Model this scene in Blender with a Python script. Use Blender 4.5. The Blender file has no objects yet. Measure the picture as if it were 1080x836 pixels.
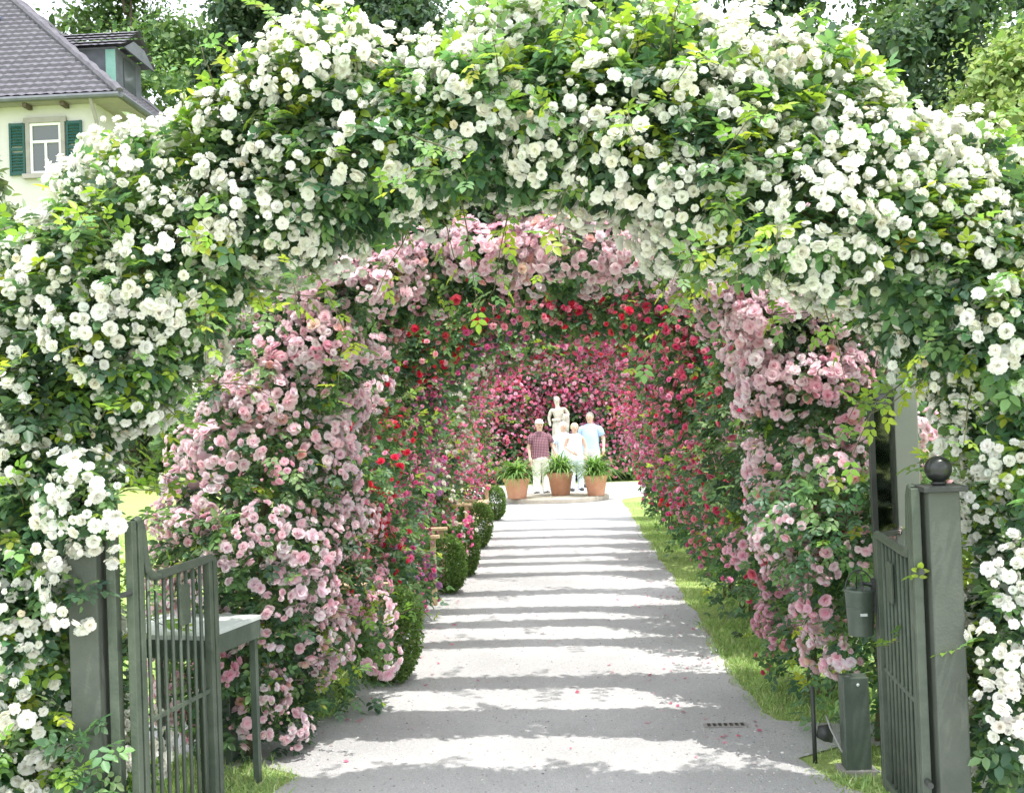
import bpy, math, random
import numpy as np
from mathutils import Matrix, Vector

random.seed(7)
SC = bpy.context.scene
COL = SC.collection
R = math.radians
PI = math.pi

# ------------------------------------------------------------------ helpers
def tag(o, label=None, cat=None, group=None, kind=None):
    if label: o['label'] = label
    if cat: o['category'] = cat
    if group: o['group'] = group
    if kind: o['kind'] = kind
    return o

def empty(name, loc=(0, 0, 0), rz=0.0):
    o = bpy.data.objects.new(name, None)
    COL.objects.link(o)
    o.location = loc
    o.rotation_euler = (0, 0, rz)
    o.empty_display_size = 0.1
    return o

def link(name, me, parent=None, mat=None):
    if mat is not None:
        for m in (mat if isinstance(mat, (list, tuple)) else [mat]):
            me.materials.append(m)
    o = bpy.data.objects.new(name, me)
    COL.objects.link(o)
    if parent is not None: o.parent = parent
    return o

def np_mesh(name, V, F, cols=None, smooth=False):
    """V (n,3); F (m,4) quads; cols (n,3) vertex colours"""
    me = bpy.data.meshes.new(name)
    V = np.ascontiguousarray(V, dtype=np.float32); F = np.ascontiguousarray(F, dtype=np.int32)
    k = F.shape[1]
    me.vertices.add(len(V)); me.vertices.foreach_set('co', V.ravel())
    me.loops.add(F.size); me.loops.foreach_set('vertex_index', F.ravel())
    me.polygons.add(len(F))
    me.polygons.foreach_set('loop_start', np.arange(0, F.size, k, dtype=np.int32))
    if smooth: me.polygons.foreach_set('use_smooth', np.ones(len(F), dtype=bool))
    me.update(calc_edges=True)
    if cols is not None:
        a = me.color_attributes.new('Col', 'FLOAT_COLOR', 'POINT')
        c = np.ones((len(V), 4), dtype=np.float32); c[:, :3] = cols
        a.data.foreach_set('color', c.ravel())
    return me

class Geo:
    def __init__(s): s.v = []; s.f = []; s.mi = []
    def add(s, vs, fs, mi=0):
        b = len(s.v); s.v += [tuple(v) for v in vs]
        s.f += [tuple(b + i for i in f) for f in fs]; s.mi += [mi] * len(fs)
        return s
    def box(s, c, d, rz=0, mi=0, taper=1.0, rx=0, ry=0):
        x, y, z = (k / 2 for k in d)
        M = Matrix.Translation(c) @ Matrix.Rotation(rz, 4, 'Z') @ Matrix.Rotation(ry, 4, 'Y') @ Matrix.Rotation(rx, 4, 'X')
        p = [(-x, -y, -z), (x, -y, -z), (x, y, -z), (-x, y, -z)] + [(a * taper, b * taper, z) for a, b in ((-x, -y), (x, -y), (x, y), (-x, y))]
        return s.add([M @ Vector(q) for q in p], [(3, 2, 1, 0), (4, 5, 6, 7), (0, 1, 5, 4), (1, 2, 6, 5), (2, 3, 7, 6), (3, 0, 4, 7)], mi)
    def tube(s, pts, r, n=8, mi=0, cap=True):
        pts = [Vector(p) for p in pts]; rs = r if isinstance(r, (list, tuple)) else [r] * len(pts)
        vs = []; fs = []; up = None
        for i, p in enumerate(pts):
            t = (pts[min(i + 1, len(pts) - 1)] - pts[max(i - 1, 0)]).normalized()
            if up is None:
                up = Vector((0, 0, 1)) if abs(t.z) < .9 else Vector((1, 0, 0))
            a = t.cross(up).normalized(); b = a.cross(t).normalized(); up = b
            for k in range(n):
                w = 2 * PI * k / n
                vs.append(p + (a * math.cos(w) + b * math.sin(w)) * rs[i])
        for i in range(len(pts) - 1):
            for k in range(n):
                fs.append((i * n + k, i * n + (k + 1) % n, (i + 1) * n + (k + 1) % n, (i + 1) * n + k))
        if cap:
            fs.append(tuple(range(n - 1, -1, -1))); fs.append(tuple((len(pts) - 1) * n + k for k in range(n)))
        return s.add(vs, fs, mi)
    def lathe(s, prof, c=(0, 0, 0), n=24, mi=0, sx=1, sy=1, wob=None):
        vs = []; fs = []
        for j, (r, z) in enumerate(prof):
            for k in range(n):
                a = 2 * PI * k / n
                q = r * (1 + (wob(a, z) if wob else 0))
                vs.append((c[0] + q * math.cos(a) * sx, c[1] + q * math.sin(a) * sy, c[2] + z))
        for j in range(len(prof) - 1):
            for k in range(n):
                fs.append((j * n + k, j * n + (k + 1) % n, (j + 1) * n + (k + 1) % n, (j + 1) * n + k))
        fs.append(tuple(range(n - 1, -1, -1))); fs.append(tuple((len(prof) - 1) * n + k for k in range(n)))
        return s.add(vs, fs, mi)
    def ball(s, c, r, n=14, m=8, mi=0):
        rx, ry, rz = r if isinstance(r, (tuple, list)) else (r, r, r)
        prof = [(max(.001, math.sin(PI * j / m)), -math.cos(PI * j / m)) for j in range(m + 1)]
        b = Geo().lathe(prof, n=n)
        return s.add([(c[0] + x * rx, c[1] + y * ry, c[2] + z * rz) for x, y, z in b.v], b.f, mi)
    def build(s, name, mat, parent=None, smooth=False, bevel=0.0):
        me = bpy.data.meshes.new(name); me.from_pydata(s.v, [], s.f)
        me.polygons.foreach_set('material_index', s.mi)
        if smooth: me.polygons.foreach_set('use_smooth', [len(f) <= 4 for f in s.f])
        me.update()
        o = link(name, me, parent, mat)
        if bevel:
            b = o.modifiers.new('bevel', 'BEVEL'); b.width = bevel; b.segments = 2; b.limit_method = 'ANGLE'; b.angle_limit = R(40)
        return o

# ------------------------------------------------------------------ materials
def new_mat(name):
    m = bpy.data.materials.new(name); m.use_nodes = True
    nt = m.node_tree; nt.nodes.clear()
    out = nt.nodes.new('ShaderNodeOutputMaterial')
    return m, nt, out
def nd(nt, t, **kw):
    n = nt.nodes.new(t)
    for k, v in kw.items():
        if k in n.inputs: n.inputs[k].default_value = v
        else: setattr(n, k, v)
    return n
def rgba(c): return (c[0], c[1], c[2], 1.0)

def solid(name, c, c2=None, scale=8.0, rough=.6, bump=0.0, bscale=None, metal=0.0, spec=.4, detail=6.0):
    m, nt, out = new_mat(name)
    p = nd(nt, 'ShaderNodeBsdfPrincipled', **{'Roughness': rough, 'Metallic': metal, 'Specular IOR Level': spec})
    tc = nd(nt, 'ShaderNodeTexCoord')
    nz = nd(nt, 'ShaderNodeTexNoise', Scale=scale, Detail=detail, Roughness=.65)
    nt.links.new(tc.outputs['Object'], nz.inputs['Vector'])
    cr = nd(nt, 'ShaderNodeValToRGB')
    cr.color_ramp.elements[0].position = .3; cr.color_ramp.elements[1].position = .7
    cr.color_ramp.elements[0].color = rgba(c); cr.color_ramp.elements[1].color = rgba(c2 or [min(1, k * 1.25) for k in c])
    nt.links.new(nz.outputs['Fac'], cr.inputs['Fac']); nt.links.new(cr.outputs['Color'], p.inputs['Base Color'])
    if bump:
        n2 = nd(nt, 'ShaderNodeTexNoise', Scale=bscale or scale * 6, Detail=5.0)
        nt.links.new(tc.outputs['Object'], n2.inputs['Vector'])
        b = nd(nt, 'ShaderNodeBump', Strength=bump, Distance=.02)
        nt.links.new(n2.outputs['Fac'], b.inputs['Height']); nt.links.new(b.outputs['Normal'], p.inputs['Normal'])
    nt.links.new(p.outputs['BSDF'], out.inputs['Surface'])
    return m

def leafy(name, trans=.3, rough=.45, spec=.35, vary=.25, tint=(1.0, 1.1, .55), gloss=True):
    """colour from the vertex attribute, some light passing through"""
    m, nt, out = new_mat(name)
    at = nd(nt, 'ShaderNodeAttribute', attribute_name='Col')
    oi = nd(nt, 'ShaderNodeObjectInfo')
    mr = nd(nt, 'ShaderNodeMapRange'); mr.inputs['To Min'].default_value = 1 - vary; mr.inputs['To Max'].default_value = 1 + vary
    nt.links.new(oi.outputs['Random'], mr.inputs['Value'])
    mul = nd(nt, 'ShaderNodeVectorMath', operation='SCALE')
    nt.links.new(at.outputs['Color'], mul.inputs[0]); nt.links.new(mr.outputs['Result'], mul.inputs['Scale'])
    if gloss:
        p = nd(nt, 'ShaderNodeBsdfPrincipled', **{'Roughness': rough, 'Specular IOR Level': spec})
        cin = p.inputs['Base Color']; po = p.outputs['BSDF']
    else:
        p = nd(nt, 'ShaderNodeBsdfDiffuse'); cin = p.inputs['Color']; po = p.outputs['BSDF']
    nt.links.new(mul.outputs['Vector'], cin)
    tm = nd(nt, 'ShaderNodeVectorMath', operation='MULTIPLY'); tm.inputs[1].default_value = tint
    nt.links.new(mul.outputs['Vector'], tm.inputs[0])
    tr = nd(nt, 'ShaderNodeBsdfTranslucent'); nt.links.new(tm.outputs['Vector'], tr.inputs['Color'])
    mx = nd(nt, 'ShaderNodeMixShader'); mx.inputs['Fac'].default_value = trans
    nt.links.new(po, mx.inputs[1]); nt.links.new(tr.outputs['BSDF'], mx.inputs[2])
    nt.links.new(mx.outputs['Shader'], out.inputs['Surface'])
    return m

M = {}
M['leaf'] = leafy('rose_leaf', .42, .42, .4, vary=0.0, tint=(1.3, 1.5, .8))
M['tree_leaf'] = leafy('tree_leaf', .3, .6, .2, vary=0.0, tint=(1.3, 1.5, .7))
M['petal'] = leafy('petal', .42, vary=.08, tint=(1, 1, 1), gloss=False)
M['white_petal'] = leafy('white_petal', .42, vary=.03, tint=(1, 1, .96), gloss=False)
M['grass'] = leafy('grass_blade', .35, vary=0, tint=(1.2, 1.3, .7), gloss=False)
M['stone_bits'] = leafy('stone_bits', .0, vary=0, gloss=False)
M['cane'] = solid('cane', (.10, .12, .05), (.16, .13, .08), 20, .8)
M['bark'] = solid('bark', (.09, .07, .05), (.16, .13, .10), 12, .9, .4)
M['gate_paint'] = solid('gate_paint', (.052, .074, .052), (.105, .130, .096), 9, .45, .15, 70, spec=.5, detail=12)
M['post_paint'] = solid('post_paint', (.066, .080, .064), (.110, .124, .103), 4, .6, .15, 90, detail=12)
M['pale_post'] = solid('pale_post', (.26, .29, .26), (.32, .35, .32), 3, .5)  # paint lightened to stand in for sunlight on the post
M['ball_paint'] = solid('ball_paint', (.012, .014, .014), (.022, .026, .024), 4, .3, spec=.6)
M['table_top'] = solid('table_top', (.55, .60, .58), (.66, .70, .68), 6, .45)
M['teak'] = solid('teak', (.50, .36, .22), (.62, .47, .31), 9, .7, .1)
M['terracotta'] = solid('terracotta', (.52, .24, .15), (.64, .34, .23), 5, .8, .15, 30)
M['soil'] = solid('soil', (.05, .035, .025), (.09, .06, .04), 20, .95, .6)
M['stone'] = solid('stone', (.30, .27, .22), (.48, .43, .37), 3.5, .9, .4, 25)
M['statue_stone'] = solid('statue_stone', (.36, .31, .25), (.68, .65, .59), 4.0, .9, .3, 20)
M['plaster'] = solid('plaster', (.60, .585, .575), (.67, .65, .64), 1.2, .9, .1, 40)
M['stone_trim'] = solid('stone_trim', (.30, .28, .27), (.38, .36, .34), 4, .85)
M['shutter'] = solid('shutter_green', (.012, .07, .065), (.022, .095, .085), 6, .5)
M['white_paint'] = solid('white_paint', (.78, .79, .80), (.84, .84, .84), 5, .5)
M['slate'] = solid('slate_panel', (.11, .12, .14), (.17, .18, .21), 3, .6)
M['copper'] = solid('copper_green', (.25, .50, .42), (.32, .58, .50), 5, .6)
M['dark_metal'] = solid('dark_metal', (.03, .035, .035), (.05, .055, .05), 10, .45, spec=.5)
M['bucket'] = solid('bucket_metal', (.085, .115, .09), (.13, .16, .135), 8, .4, .1, 40, metal=.3)
M['paper'] = solid('paper', (.75, .76, .85), (.82, .82, .88), 3, .7)
M['cable'] = solid('cable', (.25, .25, .24), (.4, .4, .38), 10, .5)

def glass(name, c=(.05, .06, .07)):
    m, nt, out = new_mat(name)
    p = nd(nt, 'ShaderNodeBsdfPrincipled', **{'Base Color': rgba(c), 'Roughness': .06, 'Specular IOR Level': .8})
    nt.links.new(p.outputs['BSDF'], out.inputs['Surface']); return m
M['window_glass'] = glass('window_glass', (.10, .11, .12))
M['solar'] = glass('solar_glass', (.06, .13, .26))
def clear_glass():
    m, nt, out = new_mat('clear_glass')
    t = nd(nt, 'ShaderNodeBsdfTransparent'); t.inputs['Color'].default_value = (.9, .94, .92, 1)
    g = nd(nt, 'ShaderNodeBsdfGlossy', Roughness=.05); lw = nd(nt, 'ShaderNodeFresnel', IOR=1.6)
    mx = nd(nt, 'ShaderNodeMixShader')
    nt.links.new(lw.outputs[0], mx.inputs['Fac']); nt.links.new(t.outputs[0], mx.inputs[1]); nt.links.new(g.outputs[0], mx.inputs[2])
    nt.links.new(mx.outputs[0], out.inputs['Surface']); return m
M['clear_glass'] = clear_glass()

def ramp_mat(name, stops, scale, rough=.9, bump=.3, bscale=200, big=None, spec=.2):
    m, nt, out = new_mat(name)
    p = nd(nt, 'ShaderNodeBsdfPrincipled', **{'Roughness': rough, 'Specular IOR Level': spec})
    tc = nd(nt, 'ShaderNodeTexCoord')
    nz = nd(nt, 'ShaderNodeTexNoise', Scale=scale, Detail=8.0, Roughness=.75)
    nt.links.new(tc.outputs['Object'], nz.inputs['Vector'])
    cr = nd(nt, 'ShaderNodeValToRGB'); e = cr.color_ramp.elements
    while len(e) < len(stops): e.new(.5)
    for k, (pos, c) in enumerate(stops): e[k].position = pos; e[k].color = rgba(c)
    nt.links.new(nz.outputs['Fac'], cr.inputs['Fac'])
    last = cr.outputs['Color']
    if big:
        n3 = nd(nt, 'ShaderNodeTexNoise', Scale=big[0], Detail=4.0)
        nt.links.new(tc.outputs['Object'], n3.inputs['Vector'])
        mr = nd(nt, 'ShaderNodeMapRange'); mr.inputs['From Min'].default_value = .3; mr.inputs['From Max'].default_value = .7
        mr.inputs['To Min'].default_value = big[1]; mr.inputs['To Max'].default_value = big[2]
        nt.links.new(n3.outputs['Fac'], mr.inputs['Value'])
        sc = nd(nt, 'ShaderNodeVectorMath', operation='SCALE')
        nt.links.new(last, sc.inputs[0]); nt.links.new(mr.outputs['Result'], sc.inputs['Scale']); last = sc.outputs['Vector']
    nt.links.new(last, p.inputs['Base Color'])
    n2 = nd(nt, 'ShaderNodeTexNoise', Scale=bscale, Detail=4.0); nt.links.new(tc.outputs['Object'], n2.inputs['Vector'])
    b = nd(nt, 'ShaderNodeBump', Strength=bump, Distance=.01)
    nt.links.new(n2.outputs['Fac'], b.inputs['Height']); nt.links.new(b.outputs['Normal'], p.inputs['Normal'])
    nt.links.new(p.outputs['BSDF'], out.inputs['Surface']); return m
M['gravel'] = ramp_mat('gravel', [(.28, (.30, .29, .30)), (.44, (.50, .495, .50)), (.6, (.60, .595, .595)), (.78, (.70, .695, .69))], 95, .95, .9, 130, (.7, .78, 1.08))
M['lawn'] = ramp_mat('lawn', [(.3, (.22, .31, .09)), (.5, (.32, .41, .14)), (.75, (.42, .49, .20))], 9, .95, .6, 60, (.25, .85, 1.12))
M['roof'] = ramp_mat('roof_tile', [(.3, (.10, .095, .115)), (.55, (.145, .14, .165)), (.8, (.19, .18, .20))], 2.5, .7, .1, 30)

# ------------------------------------------------------------------ foliage templates and instancing
def leaflet(L=1.0, W=.33, fold=.10, droop=.12):
    V = np.array([[0, 0, 0], [W * .85, .30, fold], [W * .75, .66, fold - droop * .5], [0, 1.0, -droop], [-W * .75, .66, fold - droop * .5], [-W * .85, .30, fold]]) * L
    return V, np.array([[0, 1, 2, 3], [0, 3, 4, 5]])
def compound(n_pairs=2, L=.42):
    Vs = []; Fs = []; b = 0
    v, f = leaflet(L * 1.1)
    items = [(np.array([0, .62, -.02]), 0.0, 1.0)]
    for k in range(n_pairs):
        y = .50 - .30 * k
        for sgn in (-1, 1): items.append((np.array([0, y, 0]), sgn * R(62), .92 - .12 * k))
    for pos, ang, s in items:
        c, sn = math.cos(ang), math.sin(ang)
        Rm = np.array([[c, sn, 0], [-sn, c, 0], [0, 0, 1]])
        q = (v * s) @ Rm.T
        q[:, 2] -= .12 * np.abs(q[:, 0])
        Vs.append(q + pos); Fs.append(f + b); b += len(v)
    return np.vstack(Vs), np.vstack(Fs)
LEAF5 = compound(2); LEAF3 = compound(1, .55); LEAF1 = leaflet(1.0, .36)

def unit(a): return a / np.maximum(np.linalg.norm(a, axis=-1, keepdims=True), 1e-9)
def frames_yz(y, zhint):
    y = unit(y); x = unit(np.cross(y, zhint)); z = np.cross(x, y)
    return np.stack([x, y, z], axis=-1)
def frames_z(z, rng):
    z = unit(z); h = rng.normal(size=z.shape); x = unit(np.cross(h, z)); y = np.cross(z, x)
    return np.stack([x, y, z], axis=-1)
def instance(T, Rm, s, t, cols):
    """many copies of a template as raw arrays; cols (n,3) or (n,k,3)"""
    v, f = T; n = len(t); k = len(v)
    V = np.einsum('nij,kj->nki', Rm, v) * np.reshape(s, (-1, 1, 1)) + t[:, None, :]
    F = (f[None] + (np.arange(n) * k)[:, None, None]).reshape(-1, f.shape[1])
    C = np.broadcast_to(cols[:, None, :], (n, k, 3)) if cols.ndim == 2 else cols
    return V.reshape(-1, 3), F, np.ascontiguousarray(C).reshape(-1, 3)
def join(parts):
    V = []; F = []; C = []; b = 0
    for v, f, c in parts:
        V.append(v); F.append(f + b); C.append(c); b += len(v)
    return np.vstack(V), np.vstack(F), np.vstack(C)
class Lump:
    def __init__(s, rng, freq, n=7):
        s.k = rng.normal(size=(n, 3)) * freq; s.p = rng.uniform(0, 6.28, n)
    def __call__(s, P): return np.sin(P @ s.k.T + s.p).sum(1) / math.sqrt(len(s.p) / 2)

def pick_cols(rng, n, pal, w=None, jit=.18, hue=.05):
    pal = np.array(pal); i = rng.choice(len(pal), n, p=None if w is None else np.array(w) / np.sum(w))
    return np.clip(pal[i] * (1 + rng.normal(size=(n, 1)) * jit) * (1 + rng.normal(size=(n, 3)) * hue), .004, .95)

# ---- blossoms: cupped rosettes of petals
def petal_grid(w, l, cup, curl):
    V = []
    for j, t in enumerate((0, .55, 1.0)):
        hw = w * (.35, 1.0, .62)[j]
        for x in (-1, 0, 1):
            V.append((x * hw, t * l, cup * (t * t) + (curl if abs(x) else 0) * hw - (.10 * l if j == 2 and x == 0 else 0) * 0))
    F = [(j * 3 + i, j * 3 + i + 1, j * 3 + i + 4, j * 3 + i + 3) for j in range(2) for i in range(2)]
    return np.array(V), np.array(F)
def bloom(rng, rings, lo=False, shade=(1, 1)):
    """rings: (count, length, tilt deg). colour factor stored per vertex: 0 centre .. 1 rim"""
    Vs = []; Fs = []; Cs = []; b = 0
    for n, l, tilt in rings:
        ph = rng.uniform(0, 6.28)
        for k in range(n):
            if lo:
                v = np.array([[-.22, .05, 0], [.22, .05, 0], [.5, .95, .0], [-.5, .95, .0]]) * l; f = np.array([[0, 1, 2, 3]]); t = np.array([0, 0, 1, 1.])
            else:
                v, f = petal_grid(.52 * l, l, .16 * l, .22); t = np.repeat((0, .55, 1.0), 3)
            a = R(tilt + rng.normal() * 7); w = ph + 2 * PI * k / n + rng.normal() * .12
            c, s = math.cos(a), math.sin(a)
            v = v @ np.array([[1, 0, 0], [0, c, -s], [0, s, c]]).T
            c, s = math.cos(w), math.sin(w)
            v = v @ np.array([[c, -s, 0], [s, c, 0], [0, 0, 1]]).T
            v[:, 2] += .03 * rng.normal()
            Vs.append(v); Fs.append(f + b); Cs.append(np.clip(.35 + .65 * t, 0, 1)); b += len(v)
    return np.vstack(Vs), np.vstack(Fs), np.concatenate(Cs)
_br = np.random.default_rng(3)
BL_FULL = [bloom(_br, [(6, .90, -6), (6, 1.0, 22), (6, .92, 46), (5, .78, 66), (4, .62, 84)]) for _ in range(3)] \
    + [bloom(_br, [(5, 1.08, -12), (6, 1.0, 8), (5, .72, 38), (5, .40, 62)]) for _ in range(2)] \
    + [bloom(_br, [(5, .70, 40), (5, .86, 60), (4, .84, 76), (3, .7, 86)]), bloom(_br, [(5, .9, -35), (5, 1.05, 14), (4, .8, 50), (4, .55, 80)]), bloom(_br, [(4, .52, 66), (4, .62, 82)])]
BL_MID = [bloom(_br, [(6, 1.0, 8), (5, .9, 40), (4, .75, 68)]) for _ in range(3)] + [bloom(_br, [(5, .7, 45), (4, .85, 66), (3, .7, 84)]), bloom(_br, [(6, 1.08, -10), (5, .85, 25), (4, .55, 58)])]
BL_LO = [bloom(_br, [(5, 1.0, 8), (5, .9, 42), (3, .75, 72)], lo=True) for _ in range(3)]

def blooms(rng, P, N, size, rim, core, kind):
    """geometry of individual blossoms at P facing N"""
    out = []; n = len(P); which = rng.integers(0, len(kind), n)
    for q in range(len(kind)):
        i = np.where(which == q)[0]
        if not len(i): continue
        v, f, t = kind[q]
        C = core[i][:, None, :] * (1 - t[None, :, None]) + rim[i][:, None, :] * t[None, :, None]
        out.append(instance((v, f), frames_z(N[i], rng), size[i], P[i], C))
    return join(out)

def cluster_points(rng, n, ax):
    """blossom centres over a lumpy dome with half axes ax, and their normals"""
    P = []; N = []
    mind = .75 * math.sqrt(2 * PI * ax[0] * ax[1] / max(n, 1))
    tries = 0
    while len(P) < n and tries < n * 40:
        tries += 1
        d = rng.normal(size=3); d /= np.linalg.norm(d)
        if d[2] < -.25: continue
        p = d * ax * (1 + rng.normal() * .12)
        if any(np.linalg.norm(p - q) < mind for q in P): mind *= .985; continue
        P.append(p); nn = d / np.array(ax); nn /= np.linalg.norm(nn); N.append(nn + rng.normal(size=3) * .28 + np.array([0, 0, .25]))
    return np.array(P), unit(np.array(N))

# flower kinds: rim colours, core colours, bloom radius, kind, cluster sizes, cluster axes per sqrt(n)
WHITE = dict(rim=[(.94, .94, .91), (.95, .95, .93), (.94, .93, .87)], core=[(.93, .91, .78), (.94, .93, .87)], r=.0262, kind=BL_FULL,
             sizes=[7, 13, 22, 34, 48, 70, 18, 28], ax=(.0215, .0198, .0155), mat='white_petal', rust=.006)
PINK = dict(rim=[(.95, .775, .825), (.95, .835, .87), (.95, .705, .765), (.95, .89, .91)], core=[(.94, .62, .70), (.945, .70, .77)], r=.0235, kind=BL_MID,
            sizes=[22, 32, 44, 30, 54, 18, 26, 38], ax=(.0158, .0145, .0130), mat='petal', rust=.02)
DUSKY = dict(PINK, rim=[(.93, .64, .73), (.94, .70, .78), (.91, .57, .67)], core=[(.88, .50, .61)], sizes=[12, 18, 26, 32, 22])
def small(rim, core, r=.027): return dict(rim=rim, core=core, r=r, kind=BL_LO, sizes=[3, 5, 7, 9, 6], ax=(.055, .048, .03), mat='petal', rust=.0)
SCARLET = small([(.88, .08, .14), (.90, .15, .20), (.84, .06, .14)], [(.62, .02, .05)])
CRIMSON = small([(.84, .10, .24), (.88, .18, .32), (.90, .32, .42)], [(.55, .02, .08)])
CORAL = small([(.94, .50, .57), (.94, .60, .66), (.91, .38, .48)], [(.70, .12, .20)])
MAGENTA = small([(.90, .28, .52), (.92, .40, .62), (.88, .20, .45), (.93, .54, .70)], [(.62, .06, .22)], .026)
HOTPINK = small([(.94, .40, .62), (.95, .54, .72), (.93, .30, .55), (.95, .68, .81)], [(.86, .18, .42)], .031)
LILAC = small([(.60, .34, .58), (.68, .36, .60), (.80, .30, .48)], [(.50, .20, .44)])
IVORY = small([(.85, .84, .80), (.86, .82, .80)], [(.80, .74, .56)], .028)
_variants = {}
def variants(F, nv=8):
    k = id(F)
    if k not in _variants:
        rng = np.random.default_rng(len(_variants) + 11); out = []
        for j in range(nv):
            n = F['sizes'][j % len(F['sizes'])]; q = math.sqrt(n)
            P, N = cluster_points(rng, n, np.array(F['ax']) * q * rng.uniform(.85, 1.15, 3))
            n = len(P)
            rim = pick_cols(rng, n, F['rim'], jit=.03, hue=.012); core = pick_cols(rng, n, F['core'], jit=.05, hue=.015)
            ru = rng.random(n) < F['rust']
            rim[ru] = rim[ru] * (.92, .80, .64)
            out.append(blooms(rng, P, N, F['r'] * rng.uniform(.55, 1.18, n), rim, core, F['kind']))
        _variants[k] = (out, [None] * nv)
    return _variants[k]
def cluster_mesh(F, j):
    raw, mesh = variants(F)
    if mesh[j] is None:
        mesh[j] = np_mesh('blossom_cluster', *raw[j], smooth=False); mesh[j].materials.append(M[F['mat']])
    return mesh[j]

CAM = np.array([0.0, 0.0, 1.8])
SUN = unit(np.array([.25, -.21, 1.0]))

def resample(pts, n):
    pts = np.array(pts, float)
    # Catmull-Rom through the points
    out = []
    P = np.vstack([2 * pts[0] - pts[1], pts, 2 * pts[-1] - pts[-2]])
    for i in range(1, len(P) - 2):
        for t in np.linspace(0, 1, 16, endpoint=False):
            a, b, c, d = P[i - 1:i + 3]
            out.append(.5 * ((2 * b) + (-a + c) * t + (2 * a - 5 * b + 4 * c - d) * t * t + (-a + 3 * b - 3 * c + d) * t ** 3))
    out.append(pts[-1]); out = np.array(out)
    s = np.concatenate([[0], np.cumsum(np.linalg.norm(np.diff(out, axis=0), axis=1))])
    u = np.linspace(0, s[-1], n)
    return np.stack([np.interp(u, s, out[:, k]) for k in range(out.shape[1])], 1), s[-1]

LEAF_PAL = [(.075, .145, .085), (.115, .205, .105), (.17, .28, .13), (.23, .36, .15), (.11, .19, .13)]
LIME = [(.30, .42, .06), (.40, .48, .06), (.22, .36, .07)]

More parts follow.
